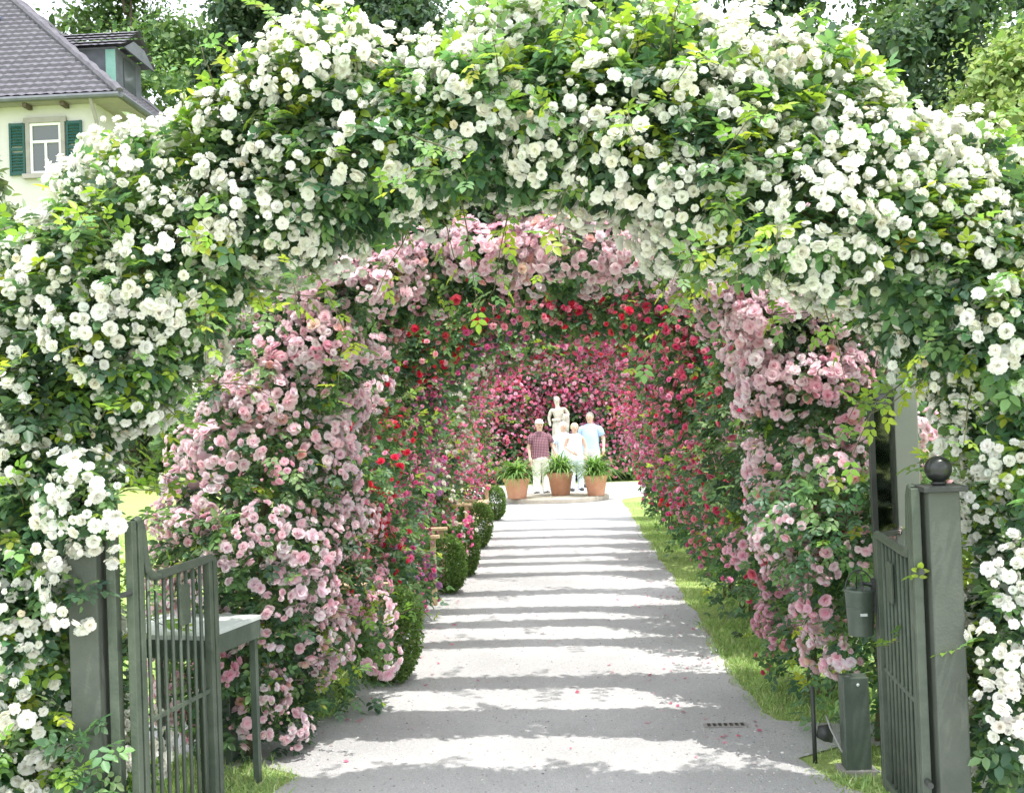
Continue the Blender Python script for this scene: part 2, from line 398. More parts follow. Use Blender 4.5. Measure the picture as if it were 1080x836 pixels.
def climbing_rose(label, curve, y0, Rr, Ry, flowers, n_leaf, leaf_len, n_cl, seed, group, hole=-.55, low_bare=.12,
                  max_parts=95, shoots=12, lime_w=.15, tmpl=LEAF5, inner_bias=0.0, pal=LEAF_PAL, pal_w=None, cl_scale=1.0, front_bias=.6, gap=None, stray=0, top_fl=1.0, hmin_fl=.25, lump_w=.45, min_sep=.06, extra=(), fl_h=None, under=-2.0):
    """curve: (x, z) points from the foot to the crown of the hoop; Rr/Ry: functions of the height giving the half thickness across / along the path"""
    rng = np.random.default_rng(seed)
    C, length = resample(curve, 160)
    T = np.gradient(C, axis=0); T = unit(T)
    inward_sign = 1.0 if C[0, 0] < C[-1, 0] else -1.0
    Nn = np.stack([-T[:, 1], T[:, 0]], 1) * inward_sign   # outward normal in the hoop plane
    foot = np.array([C[0, 0], y0, 0.0])
    root = empty('climbing_rose', tuple(foot))
    tag(root, label, 'climbing rose', group)
    lump = Lump(rng, 3.2); lump2 = Lump(rng, 5.5); lump3 = Lump(rng, 9.0)
    def surf(n, rmin, rmax, hmin=low_bare, holes=True):
        Ps = []; Ns = []
        got = 0
        while got < n:
            m = (n - got) * 2 + 50
            u = rng.integers(0, 160, m); th = rng.uniform(0, 2 * PI, m)
            c = C[u]; nn = Nn[u]
            h = c[:, 1]
            rr = Rr(h); ry = Ry(h)
            rad = rmin + (rmax - rmin) * rng.random(m) ** .6
            ct, st = np.cos(th), np.sin(th)
            d3 = np.stack([nn[:, 0] * ct, st, nn[:, 1] * ct], 1)
            q0 = np.stack([c[:, 0], np.full(m, y0), h], 1)
            base = q0 + np.stack([nn[:, 0] * ct * rr, st * ry, nn[:, 1] * ct * rr], 1)
            k = 1 + .22 * lump(base) + .10 * lump3(base)
            p = q0 + (base - q0) * (rad * np.clip(k, .5, 1.32))[:, None] + T[u][:, [0, 0, 1]] * np.array([1, 0, 1]) * rng.normal(size=(m, 1)) * .04
            p[:, 1] += rng.normal(size=m) * .02
            keep = (p[:, 2] > hmin + .12 * rng.normal(size=m))
            if holes: keep &= (lump2(p) > hole - .9 * rng.random(m) ** 3)
            nrm = unit(np.stack([nn[:, 0] * ct / rr, st / ry, nn[:, 1] * ct / rr], 1))
            p = p[keep]; nrm = nrm[keep]
            Ps.append(p); Ns.append(nrm); got += len(p)
        return np.vstack(Ps)[:n], np.vstack(Ns)[:n]
    # --- canes
    g = Geo()
    for k in range(4):
        offs = rng.normal(size=(5, 2)) * .06
        end = int(rng.integers(110, 158))
        idx = np.linspace(0, end, 26).astype(int)
        pts = []
        for q, i in enumerate(idx):
            a = q / 25 * 4; j = min(int(a), 3); w = a - j
            o = offs[j] * (1 - w) + offs[j + 1] * w
            b = (rng.random() - .5) * .02
            pts.append((C[i, 0] + Nn[i, 0] * o[0] + b - foot[0], o[1] + b, C[i, 1] + Nn[i, 1] * o[0]))
        pts[0] = (pts[0][0], pts[0][1], -.02)
        g.tube(pts, [.017 - .011 * q / 25 for q in range(26)], 6)
    # --- leaves
    n_core = int(n_leaf * .30)
    P1, N1 = surf(n_core, .15, .75, holes=False)
    P2, N2 = surf(n_leaf - n_core, .75, 1.08)
    P = np.vstack([P1, P2]); N = np.vstack([N1, N2])
    if gap is not None:
        keep = gap(P); P = P[keep]; N = N[keep]
    n = len(P)
    axis = N * .75 + np.array([0, 0, -.25]) + rng.normal(size=(n, 3)) * .55
    up = N * .45 + np.array([0, 0, .9]) + rng.normal(size=(n, 3)) * .35
    cols = pick_cols(rng, n, pal, pal_w)
    patch = lump(P * .7 + 3.1)
    cols *= np.clip(1 + .22 * patch, .55, 1.5)[:, None]
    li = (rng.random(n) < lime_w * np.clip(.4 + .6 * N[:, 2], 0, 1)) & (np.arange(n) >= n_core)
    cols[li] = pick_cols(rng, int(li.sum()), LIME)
    sizes = leaf_len * rng.uniform(.65, 1.25, n)
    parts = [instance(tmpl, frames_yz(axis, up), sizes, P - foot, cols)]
    xp = []; xn = []
    for c, rad, nl_, nf_ in extra:
        d = unit(rng.normal(size=(nl_, 3))); q = np.array(c) + d * np.array(rad) * rng.uniform(.3, 1.05, (nl_, 1)); c2 = pick_cols(rng, nl_, pal, pal_w)
        parts.append(instance(tmpl, frames_yz(d * .6 + np.array([0, 0, -.3]) + rng.normal(size=(nl_, 3)) * .5, d * .4 + np.array([0, 0, .9]) + rng.normal(size=(nl_, 3)) * .35), leaf_len * rng.uniform(.65, 1.2, nl_), q - foot, c2))
        d = unit(rng.normal(size=(nf_, 3)) * (1, .7, 1) + np.array([0, -.7, .1])); xp.append(np.array(c) + d * np.array(rad) * 1.05); xn.append(d)
    # --- young shoots standing out of the mass
    for k in range(shoots):
        p, nr = surf(1, .95, 1.0, hmin=.5, holes=False); p = p[0]; nr = nr[0]
        L = rng.uniform(.18, .5); d = nr + np.array([0, 0, .55]) + rng.normal(size=3) * .35; d /= np.linalg.norm(d)
        pts = [p + d * L * t + np.array([0, 0, -.35 * L * t * t * rng.uniform(.3, 1.3)]) for t in np.linspace(0, 1, 6)]
        g.tube([tuple(q - foot) for q in pts], [.004, .0035, .003, .0025, .002, .0015], 4)
        ts = np.linspace(.15, 1, max(4, int(L / .045)))
        Q = np.array([np.interp(t, np.linspace(0, 1, 6), [q[c] for q in pts]) for t in ts for c in range(3)]).reshape(-1, 3)
        side = np.cross(d, rng.normal(size=3)); side /= np.linalg.norm(side)
        ax = np.array([side * (1 if i % 2 else -1) + d * .6 + rng.normal(size=3) * .2 for i in range(len(Q))])
        parts.append(instance(tmpl, frames_yz(ax, np.array([0, 0, 1.0]) + rng.normal(size=(len(Q), 3)) * .25), leaf_len * rng.uniform(.6, 1.0, len(Q)), Q - foot,
                              pick_cols(rng, len(Q), LIME + LEAF_PAL[2:4])))
    g.build('cane', M['cane'], root, smooth=True)
    V, F, Cc = join(parts)
    link('foliage', np_mesh('foliage', V, F, Cc), root, M['leaf'])
    # --- flower clusters
    P, N = surf(n_cl * 3, .98, 1.12, hmin=hmin_fl, holes=False)
    if gap is not None:
        keep = gap(P); P = P[keep]; N = N[keep]
    dens = lump_w * Lump(rng, 2.6)(P) + rng.normal(size=len(P)) * .6 + front_bias * np.clip((N * unit(CAM - P)).sum(1), -.6, 1) + inner_bias * np.clip(-N[:, 2], 0, 1)
    if fl_h is not None: dens[rng.random(len(P)) > fl_h(P[:, 2])] = -99
    dens[N[:, 2] < under] = -99
    dens += top_fl * np.clip((P[:, 2] - 1.2) * .35, -.5, .6)
    ok = []; D = np.full(len(P), 9.0); sep = min_sep
    for i in np.argsort(-dens):
        if D[i] < sep or dens[i] < -50: continue
        ok.append(i); D = np.minimum(D, np.linalg.norm(P - P[i], axis=1))
        if len(ok) >= n_cl: break
    P = P[ok]; N = N[ok]
    if xp: P = np.vstack([P] + xp); N = np.vstack([N] + xn)
    vis = (N * unit(CAM - P)).sum(1)
    order = np.argsort(-(vis + rng.normal(size=len(P)) * .1))
    fl_w = np.array([w for _, w in flowers], float); fl_w /= fl_w.sum()
    which = rng.choice(len(flowers), len(P), p=fl_w)
    rest = []
    for rank, k in enumerate(order):
        Fk = flowers[which[k]][0]; j = int(rng.integers(0, 8))
        nz = N[k] * .9 + SUN * .25 + rng.normal(size=3) * .32
        fr = frames_z(nz[None], rng)[0]
        s = cl_scale * rng.uniform(.8, 1.2)
        if rank < max_parts:
            o = bpy.data.objects.new('blossom_cluster', cluster_mesh(Fk, j)); COL.objects.link(o); o.parent = root
            mt = Matrix(fr.tolist()).to_4x4(); mt.translation = Vector(P[k] - foot)
            o.matrix_local = mt @ Matrix.Scale(s, 4)
        else:
            v, f, c = variants(Fk)[0][j]
            rest.append((Fk['mat'], (v * s @ fr.T + (P[k] - foot), f, c)))
    # single blossoms and buds scattered between the clusters
    if stray:
        P, N = surf(stray, 1.0, 1.12, hmin=hmin_fl + .05)
        if gap is not None:
            keep = gap(P); P = P[keep]; N = N[keep]
        Fk = flowers[0][0]; n = len(P)
        rest.append((Fk['mat'], blooms(rng, P - foot, N + SUN * .3 + rng.normal(size=(n, 3)) * .3, Fk['r'] * rng.uniform(.55, 1.1, n), pick_cols(rng, n, Fk['rim'], jit=.03, hue=.012), pick_cols(rng, n, Fk['core'], jit=.05, hue=.015), Fk['kind'])))
    if rest:
        m = rest[0][0]
        o = link('blossoms', np_mesh('blossoms', *join([r for _, r in rest])), root, M[m]); tag(o, kind='stuff')
    return root

# ------------------------------------------------------------------ ground, path, grass
def sheet(name, pts, z, mat, kind='structure', n=1):
    me = bpy.data.meshes.new(name); me.from_pydata([(x, y, z) for x, y in pts], [], [tuple(range(len(pts)))])
    o = link(name, me, None, mat); tag(o, kind=kind); return o
sheet('lawn', [(-600, -300), (600, -300), (600, 900), (-600, 900)], 0, M['lawn'])
rng = np.random.default_rng(5)
XL, XR = -1.46, 1.08
def edge(x, y0, y1, step=.12, amp=.03):
    ys = np.arange(y0, y1 + .01, step); ph = rng.uniform(0, 6, 4)
    return [(x + amp * (math.sin(y * 2.3 + ph[0]) * .5 + math.sin(y * 5.9 + ph[1]) * .35 + math.sin(y * 13 + ph[2]) * .25), y) for y in ys]
outline = [(3.0, -6), (3.0, 3.0), (2.6, 4.0), (1.55, 4.9), (1.22, 5.45), (1.12, 5.85), (1.35, 6.02), (2.6, 6.05), (4.5, 6.05), (6.5, 6.1), (6.5, 7.0), (4.5, 6.75), (2.2, 6.52), (1.5, 6.45), (1.15, 6.55)] + edge(XR, 6.7, 23) \
    + [(1.6, 23.6), (2.3, 24.5), (2.4, 27), (1.6, 28.4), (-1.9, 28.4), (-2.7, 27), (-2.6, 24.5), (-1.95, 23.6)] + edge(XL, 6.9, 23)[::-1] \
    + [(-1.75, 6.75), (-2.6, 6.85), (-4.5, 7.2), (-9, 7.6), (-9, 6.6), (-4.5, 6.35), (-2.6, 6.1), (-1.75, 6.0), (-1.42, 5.75), (-1.52, 5.3), (-1.75, 4.9), (-2.6, 4.2), (-3, 3), (-3, -6)]
PATH_POLY = np.array(outline)
me = bpy.data.meshes.new('path')
from mathutils.geometry import tessellate_polygon
tri = tessellate_polygon([[Vector((x, y, 0)) for x, y in outline]])
me.from_pydata([(x, y, .006) for x, y in outline], [], [tuple(t) for t in tri]); me.update()
import bmesh
bm = bmesh.new(); bm.from_mesh(me); bmesh.ops.recalc_face_normals(bm, faces=bm.faces)
if sum(f.normal.z for f in bm.faces) < 0: bmesh.ops.reverse_faces(bm, faces=bm.faces)
bm.to_mesh(me); bm.free()
tag(link('path', me, None, M['gravel']), kind='structure')

def in_path(P):
    x, y = P[:, 0], P[:, 1]; inside = np.zeros(len(P), bool); n = len(PATH_POLY)
    for i in range(n):
        x1, y1 = PATH_POLY[i]; x2, y2 = PATH_POLY[(i + 1) % n]
        c = (y1 > y) != (y2 > y)
        inside ^= c & (x < (x2 - x1) * (y - y1) / (y2 - y1 + 1e-12) + x1)
    return inside
BLADE = (np.array([[-.09, 0, 0], [.09, 0, 0], [.06, .12, .55], [-.06, .12, .55], [.0, .42, 1.0], [.012, .42, 1.0]]), np.array([[0, 1, 2, 3], [3, 2, 5, 4]]))
def grass():
    rng = np.random.default_rng(21)
    parts = []
    def area(x0, x1, y0, y1, dens, hgt, wide=1.0):
        n = int((x1 - x0) * (y1 - y0) * dens)
        P = np.stack([rng.uniform(x0, x1, n), rng.uniform(y0, y1, n), np.zeros(n)], 1)
        P = P[~in_path(P + rng.normal(size=P.shape) * (.045, .045, 0))]; n = len(P)
        l = Lump(np.random.default_rng(9), 3.0)(P)
        up = np.array([0, 0, 1.0]) + rng.normal(size=(n, 3)) * (.75, .75, 0)
        c = pick_cols(rng, n, [(.33, .47, .19), (.43, .56, .25), (.51, .61, .32), (.56, .57, .38)], [3, 4, 3, 1])
        parts.append(instance(BLADE, frames_z(up, rng), hgt * rng.uniform(.5, 1.3, n) * np.clip(1 + .35 * l, .4, 1.8), P, c))
    area(1.0, 1.9, 4.6, 9.5, 7500, .032)
    area(1.0, 1.8, 9.5, 22, 2400, .036)
    area(-2.1, -1.35, 6.6, 12, 3200, .045)
    area(-2.6, -1.3, 4.2, 6.2, 7000, .045)
    area(-4.5, -1.9, 6.4, 12, 900, .07)
    area(-9, -2.0, 9, 22, 170, .09)
    V, F, C = join(parts)
    o = link('grass', np_mesh('grass', V, F, C), None, M['grass']); tag(o, 'short sunlit grass along the gravel path and over the lawn', 'grass', kind='stuff')
    # fallen petals
    n = 480
    P = np.stack([np.where(rng.random(n) < .5, rng.normal(XL + .2, .25, n), rng.normal(XR - .15, .25, n)), rng.uniform(5.8, 17, n), np.full(n, .012)], 1)
    P[:90, 0] = rng.uniform(XL, XR, 90)
    P = P[in_path(P)]; n = len(P)
    PET = (np.array([[-.5, -.4, 0], [.5, -.4, .1], [.45, .5, 0], [-.45, .5, .15]]), np.array([[0, 1, 2, 3]]))
    up = np.array([0, 0, 1.0]) + rng.normal(size=(n, 3)) * .15
    o = link('fallen_petals', np_mesh('fallen_petals', *instance(PET, frames_z(up, rng), .017 * rng.uniform(.7, 1.6, n), P, pick_cols(rng, n, [(.75, .35, .45), (.72, .2, .3), (.8, .7, .68)]))), None, M['petal'])
    tag(o, 'fallen rose petals strewn over the gravel path', 'petals', kind='stuff')
grass()
def pebbles():
    rng = np.random.default_rng(31); n = 9000
    y = 4.6 + 8.0 * rng.random(n) ** 1.6; x = rng.uniform(-2.2, 2.2, n)
    P = np.stack([x, y, np.full(n, .006)], 1); P = P[in_path(P)]; n = len(P)
    T = (np.array([[-1, -.8, 0], [1, -.9, 0], [.9, .9, 0], [-.9, 1, 0], [-.5, -.5, .7], [.5, -.4, .8], [.5, .5, .75], [-.4, .5, .65]]) * .5, np.array([[4, 5, 6, 7], [0, 1, 5, 4], [1, 2, 6, 5], [2, 3, 7, 6], [3, 0, 4, 7]]))
    up = np.array([0, 0, 1.0]) + rng.normal(size=(n, 3)) * .12
    o = link('gravel', np_mesh('gravel', *instance(T, frames_z(up, rng), rng.uniform(.005, .014, n), P, pick_cols(rng, n, [(.46, .46, .46), (.38, .375, .37), (.53, .52, .51)]))), None, M['stone_bits'])
    tag(o, 'loose grey stones lying on the gravel path', 'gravel', kind='stuff')
pebbles()

# ------------------------------------------------------------------ roses
ORD = ['first', 'second', 'third', 'fourth', 'fifth', 'sixth', 'seventh', 'eighth', 'ninth', 'tenth', 'eleventh', 'twelfth', 'thirteenth']
lin = lambda a, b, h0, h1: (lambda h: a + (b - a) * np.clip((h - h0) / (h1 - h0), 0, 1))
WL = [(-2.26, 0), (-2.30, 1.0), (-2.28, 1.66), (-2.09, 2.03), (-1.42, 2.72), (-.7, 3.03), (-.02, 3.08)]
WR = [(1.97, 0), (1.99, 1.0), (1.98, 1.78), (1.64, 2.24), (1.03, 2.68), (.45, 2.97), (-.12, 3.08)]
wh = lambda h: np.interp(h, [.3, 1.6, 2.3, 2.8], [.25, .36, .72, .95])
climbing_rose('white climbing rose over the table side of the gate arch, in dense ivory clusters', WL, 4.68, lin(.32, .36, 1.3, 2.4), lin(.36, .27, .8, 2.2), [(WHITE, 1)],
              10500, .115, 280, 101, 'white climbing roses over the gate', shoots=110, stray=110, lime_w=.45, front_bias=.9, top_fl=.2, min_sep=.10, lump_w=.95, fl_h=wh, under=-.88,
              extra=[((-2.18, 4.5, 1.64), (.13, .15, .2), 260, 3), ((-1.88, 4.34, 1.52), (.11, .09, .12), 170, 4), ((-2.26, 4.4, 1.0), (.13, .12, .4), 300, 5), ((-1.90, 4.36, 1.18), (.05, .04, .05), 12, 1), ((-1.9, 4.34, .5), (.12, .06, .18), 60, 0)])
climbing_rose('white climbing rose over the bucket side of the gate arch, beside the ball topped post', WR, 4.68, lin(.34, .36, 1.3, 2.4), lin(.36, .27, .8, 2.2), [(WHITE, 1)],
              10500, .115, 280, 102, 'white climbing roses over the gate', shoots=110, stray=110, lime_w=.45, front_bias=.9, top_fl=.2, min_sep=.10, lump_w=.95, fl_h=wh, under=-.88,
              extra=[((1.95, 4.45, 1.70), (.15, .12, .28), 280, 5), ((1.66, 4.42, .9), (.07, .1, .35), 190, 4), ((1.64, 4.4, .5), (.07, .1, .3), 140, 2)])

HY = [6.12, 7.05, 8.35, 9.17, 9.83, 10.83, 12.1, 13.0, 13.7, 14.7, 15.8, 16.9, 18.5]
def hoop(side, cx=-.10, a=1.50, hs=1.40, H=2.74, over=.12):
    pts = [(cx + side * (a + .16), 0), (cx + side * (a + .13), .65)]
    for ph in np.linspace(0, PI / 2, 8):
        pts.append((cx + side * a * math.cos(ph) ** .8, hs + (H - hs) * math.sin(ph) ** .85))
    pts.append((cx - side * over, H + .01))
    return pts
KINDS = [
    ('soft pink', [(PINK, 6), (DUSKY, 1)], 'soft pink', [(PINK, 7), (DUSKY, 1)]),
    ('dusky pink', [(DUSKY, 5), (PINK, 2), (SCARLET, 2)], 'pink and crimson', [(PINK, 4), (DUSKY, 2), (CRIMSON, 3)]),
    ('scarlet', [(SCARLET, 4), (CORAL, 4)], 'crimson', [(CRIMSON, 5), (SCARLET, 2), (CORAL, 4)]),
    ('coral red', [(CORAL, 3), (SCARLET, 4)], 'coral pink', [(CORAL, 6), (CRIMSON, 3)]),
    ('rose magenta', [(MAGENTA, 6), (LILAC, 3)], 'deep coral', [(CORAL, 4), (MAGENTA, 3), (SCARLET, 1)]),
    ('lilac pink', [(LILAC, 3), (MAGENTA, 4)], 'crimson pink', [(CRIMSON, 4), (CORAL, 3)]),
    ('ivory white', [(IVORY, 6), (MAGENTA, 1)], 'rose pink', [(MAGENTA, 4), (CORAL, 4)]),
    ('white', [(IVORY, 5), (CORAL, 1)], 'rose red', [(SCARLET, 3), (MAGENTA, 4)]),
] + [('magenta', [(MAGENTA, 3), (HOTPINK, 4), (CRIMSON, 2)], 'magenta', [(MAGENTA, 3), (HOTPINK, 4), (CRIMSON, 2)])] * 5
for k, y in enumerate(HY):
    ln, lf, rn, rf = KINDS[k]
    near = k < 2
    def rr_(lo, mid, top): return lambda h: np.interp(h, [.5, 1.3, 2.0, 2.65], [lo, mid, mid, top])
    if k == 0: rr, ry, nl, ll, nc = rr_(.31, .36, .22), lin(.38, .08, 1.2, 2.4), 5400, .11, 150
    elif k == 1: rr, ry, nl, ll, nc = rr_(.30, .36, .19), lin(.34, .05, 1.2, 2.4), 3400, .11, 84
    elif k < 5: rr, ry, nl, ll, nc = rr_(.33 , .36, .18), lin(.32, .02, 1.2, 2.4), 2300, .105, 120
    else: rr, ry, nl, ll, nc = rr_(.28, .36, .18), lin(.30, .015, 1.2, 2.4), 1400, .11, 150
    rr0 = rr
    for side in (-1, 1):
        rr = rr0
        if side < 0 and 1 <= k <= 6: rr = (lambda r0: lambda h: np.where(np.asarray(h) < 1.0, .46, r0(h)))(rr0)
        where = 'bench side' if side < 0 else 'grass strip side'
        hue, fl = (ln, lf) if side < 0 else (rn, rf)
        lab = f'{hue} climbing rose on the {where} of the {ORD[k]} tunnel arch'
        if k == 0: lab = f'soft pink climbing rose in pompom clusters, beside the {"grey metal table" if side < 0 else "green service box and hanging bucket"}'
        mags = fl if (side < 0) else fl
        if 2 <= k <= 8: mags = fl + [(MAGENTA, 2.0)]
        xt = [((-.12 + side * q, y - .16, z), (.20, .08, .10), 60, 9) for q, z in ((.22, 2.66), (.62, 2.60), (.98, 2.46), (1.25, 2.22), (1.42, 1.92))] if k == 0 else ()
        if k == 4 and side < 0: xt = [((-1.36, 10.0, .42), (.16, .75, .26), 420, 12), ((-1.33, 8.9, .5), (.12, .5, .3), 260, 8)]
        climbing_rose(lab, hoop(side, cx=-.10 + (0 if k else -.02), a=1.50 + (.08 if k == 0 and side > 0 else 0), H=2.98 if k == 0 else (2.80 if k == 1 else 2.74)), y, rr, ry, mags, nl, ll, nc, 200 + 2 * k + (side > 0), 'climbing roses along the tunnel', shoots=14 if near else 5,
                      low_bare=.06 if side < 0 else .26, lime_w=.12, tmpl=LEAF5 if k < 3 else LEAF3, inner_bias=.5, stray=14 if near else 220, max_parts=95 if near else 70,
                      cl_scale=1.25 if near else 1.05, min_sep=.165 if near else .06, lump_w=.1 if near else .45, front_bias=1.5 if near else .6, extra=xt, hmin_fl=.3 if side < 0 else .5, top_fl=1.3 if near else .9)

# rose wall closing the rondel behind the statue
def rose_wall():
    for side, lab in ((-1, 'magenta rose covering the dark wall behind the statue, on the plaid shirt side'), (1, 'magenta rose covering the dark wall behind the statue, on the blue shirt side')):
        curve = [(side * 1.55 - .15, 0), (side * 1.55 - .15, 1.0), (side * 1.5 - .15, 2.0), (side * 1.0 - .15, 2.75), (-.15 - side * .3, 3.0)]
        climbing_rose(lab, curve, 29.3, lin(.9, .85, 1, 2.5), lin(.45, .5, 1, 2.5), [(HOTPINK, 6), (CRIMSON, 2)], 3000, .20, 460, 300 + side, 'magenta roses behind the statue', shoots=4, tmpl=LEAF3,
                      max_parts=95, stray=300, cl_scale=1.5, front_bias=1.5)
    rng = np.random.default_rng(77)
    h = empty('hedge', (-.15, 30.2, 0)); tag(h, 'dark clipped hedge in deep shade behind the stone statue', 'hedge')
    Geo().box((0, 0, 1.5), (6.5, .7, 3.0)).build('branch_core', M['bark'], h)
    n = 9000
    P = np.stack([rng.uniform(-3.3, 3.3, n), rng.choice([-.42, .42], n, p=[.8, .2]) + rng.normal(size=n) * .06, rng.uniform(0, 3.1, n)], 1)
    m = n // 6; P[:m, 1] = rng.uniform(-.4, .4, m); P[:m, 2] = 3.05 + rng.normal(size=m) * .07
    Nn = np.where(np.arange(n)[:, None] < m, np.array([0, 0, 1.0]), np.sign(P[:, [1]]) * np.array([0, 1.0, 0]))
    link('foliage', np_mesh('foliage', *instance(LEAF1, frames_yz(Nn * .5 + rng.normal(size=(n, 3)), Nn + np.array([0, 0, .5]) + rng.normal(size=(n, 3)) * .4), .12 * rng.uniform(.6, 1.3, n), P, pick_cols(rng, n, [(.04, .09, .04), (.07, .14, .05)]))), h, M['leaf'])
rose_wall()

# ------------------------------------------------------------------ box balls
def box_ball(x, y, h, r, label, seed):
    rng = np.random.default_rng(seed)
    t = empty('box_shrub', (x, y, 0)); tag(t, label, 'clipped shrub', 'clipped box shrubs between the benches')
    Geo().tube([(0, 0, -.02), (0, 0, h * .4)], [.03, .02], 6).build('trunk', M['bark'], t)
    lump = Lump(rng, 6.0)
    n = 6500
    d = unit(rng.normal(size=(n, 3))); d = np.sign(d) * np.abs(d) ** .8; ax = np.array([r, r, h * .5])
    P = d * ax * (1 + .06 * lump(d * ax))[:, None] * (.82 + .20 * rng.random((n, 1))) + np.array([0, 0, h * .5])
    P[:, :2] *= (1 - .12 * np.clip((h * .4 - P[:, 2]) / h, 0, 1))[:, None]
    P = P[P[:, 2] > .02]; n = len(P); d = d[:n]
    Nn = unit((P - np.array([0, 0, h * .5])) / ax)
    c = pick_cols(rng, n, [(.09, .16, .045), (.14, .23, .06), (.20, .30, .09)])
    link('foliage', np_mesh('foliage', *instance(LEAF1, frames_yz(Nn * .8 + rng.normal(size=(n, 3)) * .7, Nn + rng.normal(size=(n, 3)) * .5 + np.array([0, 0, .4])), .026 * rng.uniform(.7, 1.3, n), P, c)), t, M['leaf'])
for q, (x, y, h, r, lab) in enumerate([
        (-1.27, 7.75, .66, .24, 'large clipped box shrub under the arm of the first bench, light green and fully sunlit'),
        (-1.28, 11.55, .60, .215, 'clipped box shrub with a shaded dark side, before the upright of the bench arm'),
        (-1.22, 12.75, .55, .20, 'light green box shrub just behind the bench arm upright'),
        (-1.26, 15.35, .62, .23, 'clipped box shrub between the second and third benches'),
        (-1.24, 19.3, .60, .21, 'small far box shrub nearest the terracotta pots')]):
    box_ball(x, y, h, r, lab, 400 + q)

# ------------------------------------------------------------------ benches
def bench(y0, y1, label):
    yc = (y0 + y1) / 2; L = y1 - y0
    t = empty('garden_bench', (-1.50, yc, 0)); tag(t, label, 'bench', 'wooden benches along the path')
    g = Geo()
    for k in range(5): g.box((-.16 + .09 * k, 0, .42), (.075, L - .1, .025))
    g.build('seat', M['teak'], t, bevel=.005)
    g = Geo()
    for k in range(3): g.box((-.235 - .012 * k, 0, .56 + .12 * k), (.022, L - .1, .085), ry=-.1)
    g.build('backrest', M['teak'], t, bevel=.005)
    for s in (-1, 1):
        yy = s * (L / 2 - .04)
        for x, h in ((.205, .64), (-.235, .86)):
            Geo().box((x, yy, h / 2), (.05, .05, h)).build('leg', M['teak'], t, bevel=.004)
        g = Geo(); g.box((.01, yy, .655), (.44, .085, .03))
        v = [(.23 + .045 * math.cos(a), yy + .0425 * math.sin(a)) for a in np.linspace(-PI / 2, PI / 2, 9)]
        g.add([(a, b, .64) for a, b in v] + [(a, b, .67) for a, b in v], [tuple(range(8, -1, -1)), tuple(range(9, 18))] + [(i, i + 1, i + 10, i + 9) for i in range(8)])
        g.build('armrest', M['teak'], t, bevel=.004)
    Geo().box((.205, 0, .375), (.03, L - .14, .06)).build('apron', M['teak'], t)
bench(7.75, 10.85, 'weathered wooden bench nearest the gate, mostly hidden under pink and red roses')
bench(11.5, 14.6, 'wooden bench in the middle, its two arm ends showing above the box shrubs')
bench(15.2, 18.4, 'far wooden bench toward the terracotta pots, only its arm ends showing')

# ------------------------------------------------------------------ gate posts and gate leaves
def gate_post(x, y, label):
    t = empty('gate_post', (x, y, 0)); tag(t, label, 'gate post', 'square gate posts')
    Geo().box((0, 0, .72), (.118, .118, 1.46)).build('shaft', M['post_paint'], t, bevel=.006)
    Geo().box((0, 0, 1.458), (.165, .165, .022)).build('cap', M['dark_metal'], t, bevel=.004)
    g = Geo(); g.lathe([(.02, 1.468), (.03, 1.475), (.022, 1.485)], n=16); g.ball((0, 0, 1.530), .051, 24, 14)
    g.build('ball_finial', M['ball_paint'], t, smooth=True)
gate_post(-1.90, 4.42, 'square grey green gate post beside the left gate leaf, wrapped in white roses')
gate_post(1.418, 4.42, 'square grey green gate post topped by a dark ball, beside the bucket')

def gate_leaf(H, E, label, tall, flip):
    H = Vector((H[0], H[1], 0)); E = Vector((E[0], E[1], 0)); L = (E - H).length
    t = empty('gate_leaf', tuple(H), math.atan2(E.y - H.y, E.x - H.x)); tag(t, label, 'garden gate', 'gate leaves')
    g = Geo()
    top = tall; rail = 1.19
    # hinge upright with its rounded head, swept down into the rail
    g.box((0, 0, top / 2 + .03), (.034, .034, top - .06)); g.box((.048, 0, top / 2 + .03), (.034, .034, top - .06))
    sw = [(.024, 0, top - .01), (.05, 0, top + .0), (.075, 0, top - .03), (.085, 0, top - .09), (.092, 0, rail + .1), (.11, 0, rail + .035), (.145, 0, rail + .004), (.20, 0, rail)]
    g.tube(sw, .019, 10); g.tube([(.20, 0, rail), (L - .01, 0, rail + .012)], .019, 10)
    g.box((L, 0, rail / 2 + .04), (.034, .034, rail - .08)); g.box((L - .045, 0, rail / 2 + .04), (.030, .034, rail - .08))
    g.ball((L, 0, rail - .0), .021, 10, 6)
    g.box((L / 2 + .05, 0, .12), (L - .14, .03, .035)); g.box((L / 2 + .05, .0, .62), (L - .14, .012, .02))
    g.build('gate_frame', M['gate_paint'], t, smooth=False, bevel=.003)
    nb = 8
    for k in range(nb):
        x = .095 + (L - .17) * (k + .3) / nb
        z1 = rail - .005 if x > .13 else rail + .06
        Geo().tube([(x, 0, .10), (x, 0, z1)], .0085, 8).build('bar', M['gate_paint'], t, smooth=True)
    Geo().box((L * .56, -.018 * flip, 1.04), (.085, .012, .17)).build('lock_plate', M['gate_paint'], t, bevel=.003)
    for z in (1.15, .35): Geo().tube([(-.07, 0, z), (.0, 0, z)], .012, 8).build('hinge', M['dark_metal'], t)
    if flip > 0: return
    g = Geo(); g.box((L + .005, -.025 * flip, .93), (.05, .014, .15)); g.tube([(L + .0, -.03 * flip, .98), (L + .01, -.075 * flip, .985), (L - .07, -.085 * flip, .975)], .009, 8)
    g.build('latch', M['dark_metal'], t, smooth=False)
gate_leaf((-1.725, 4.42), (-1.605, 5.06), 'narrow green gate leaf swung open in front of the metal table', 1.43, 1)
gate_leaf((1.325, 4.42), (1.375, 5.16), 'narrow green gate leaf swung open beside the bucket, seen nearly edge on', 1.46, -1)
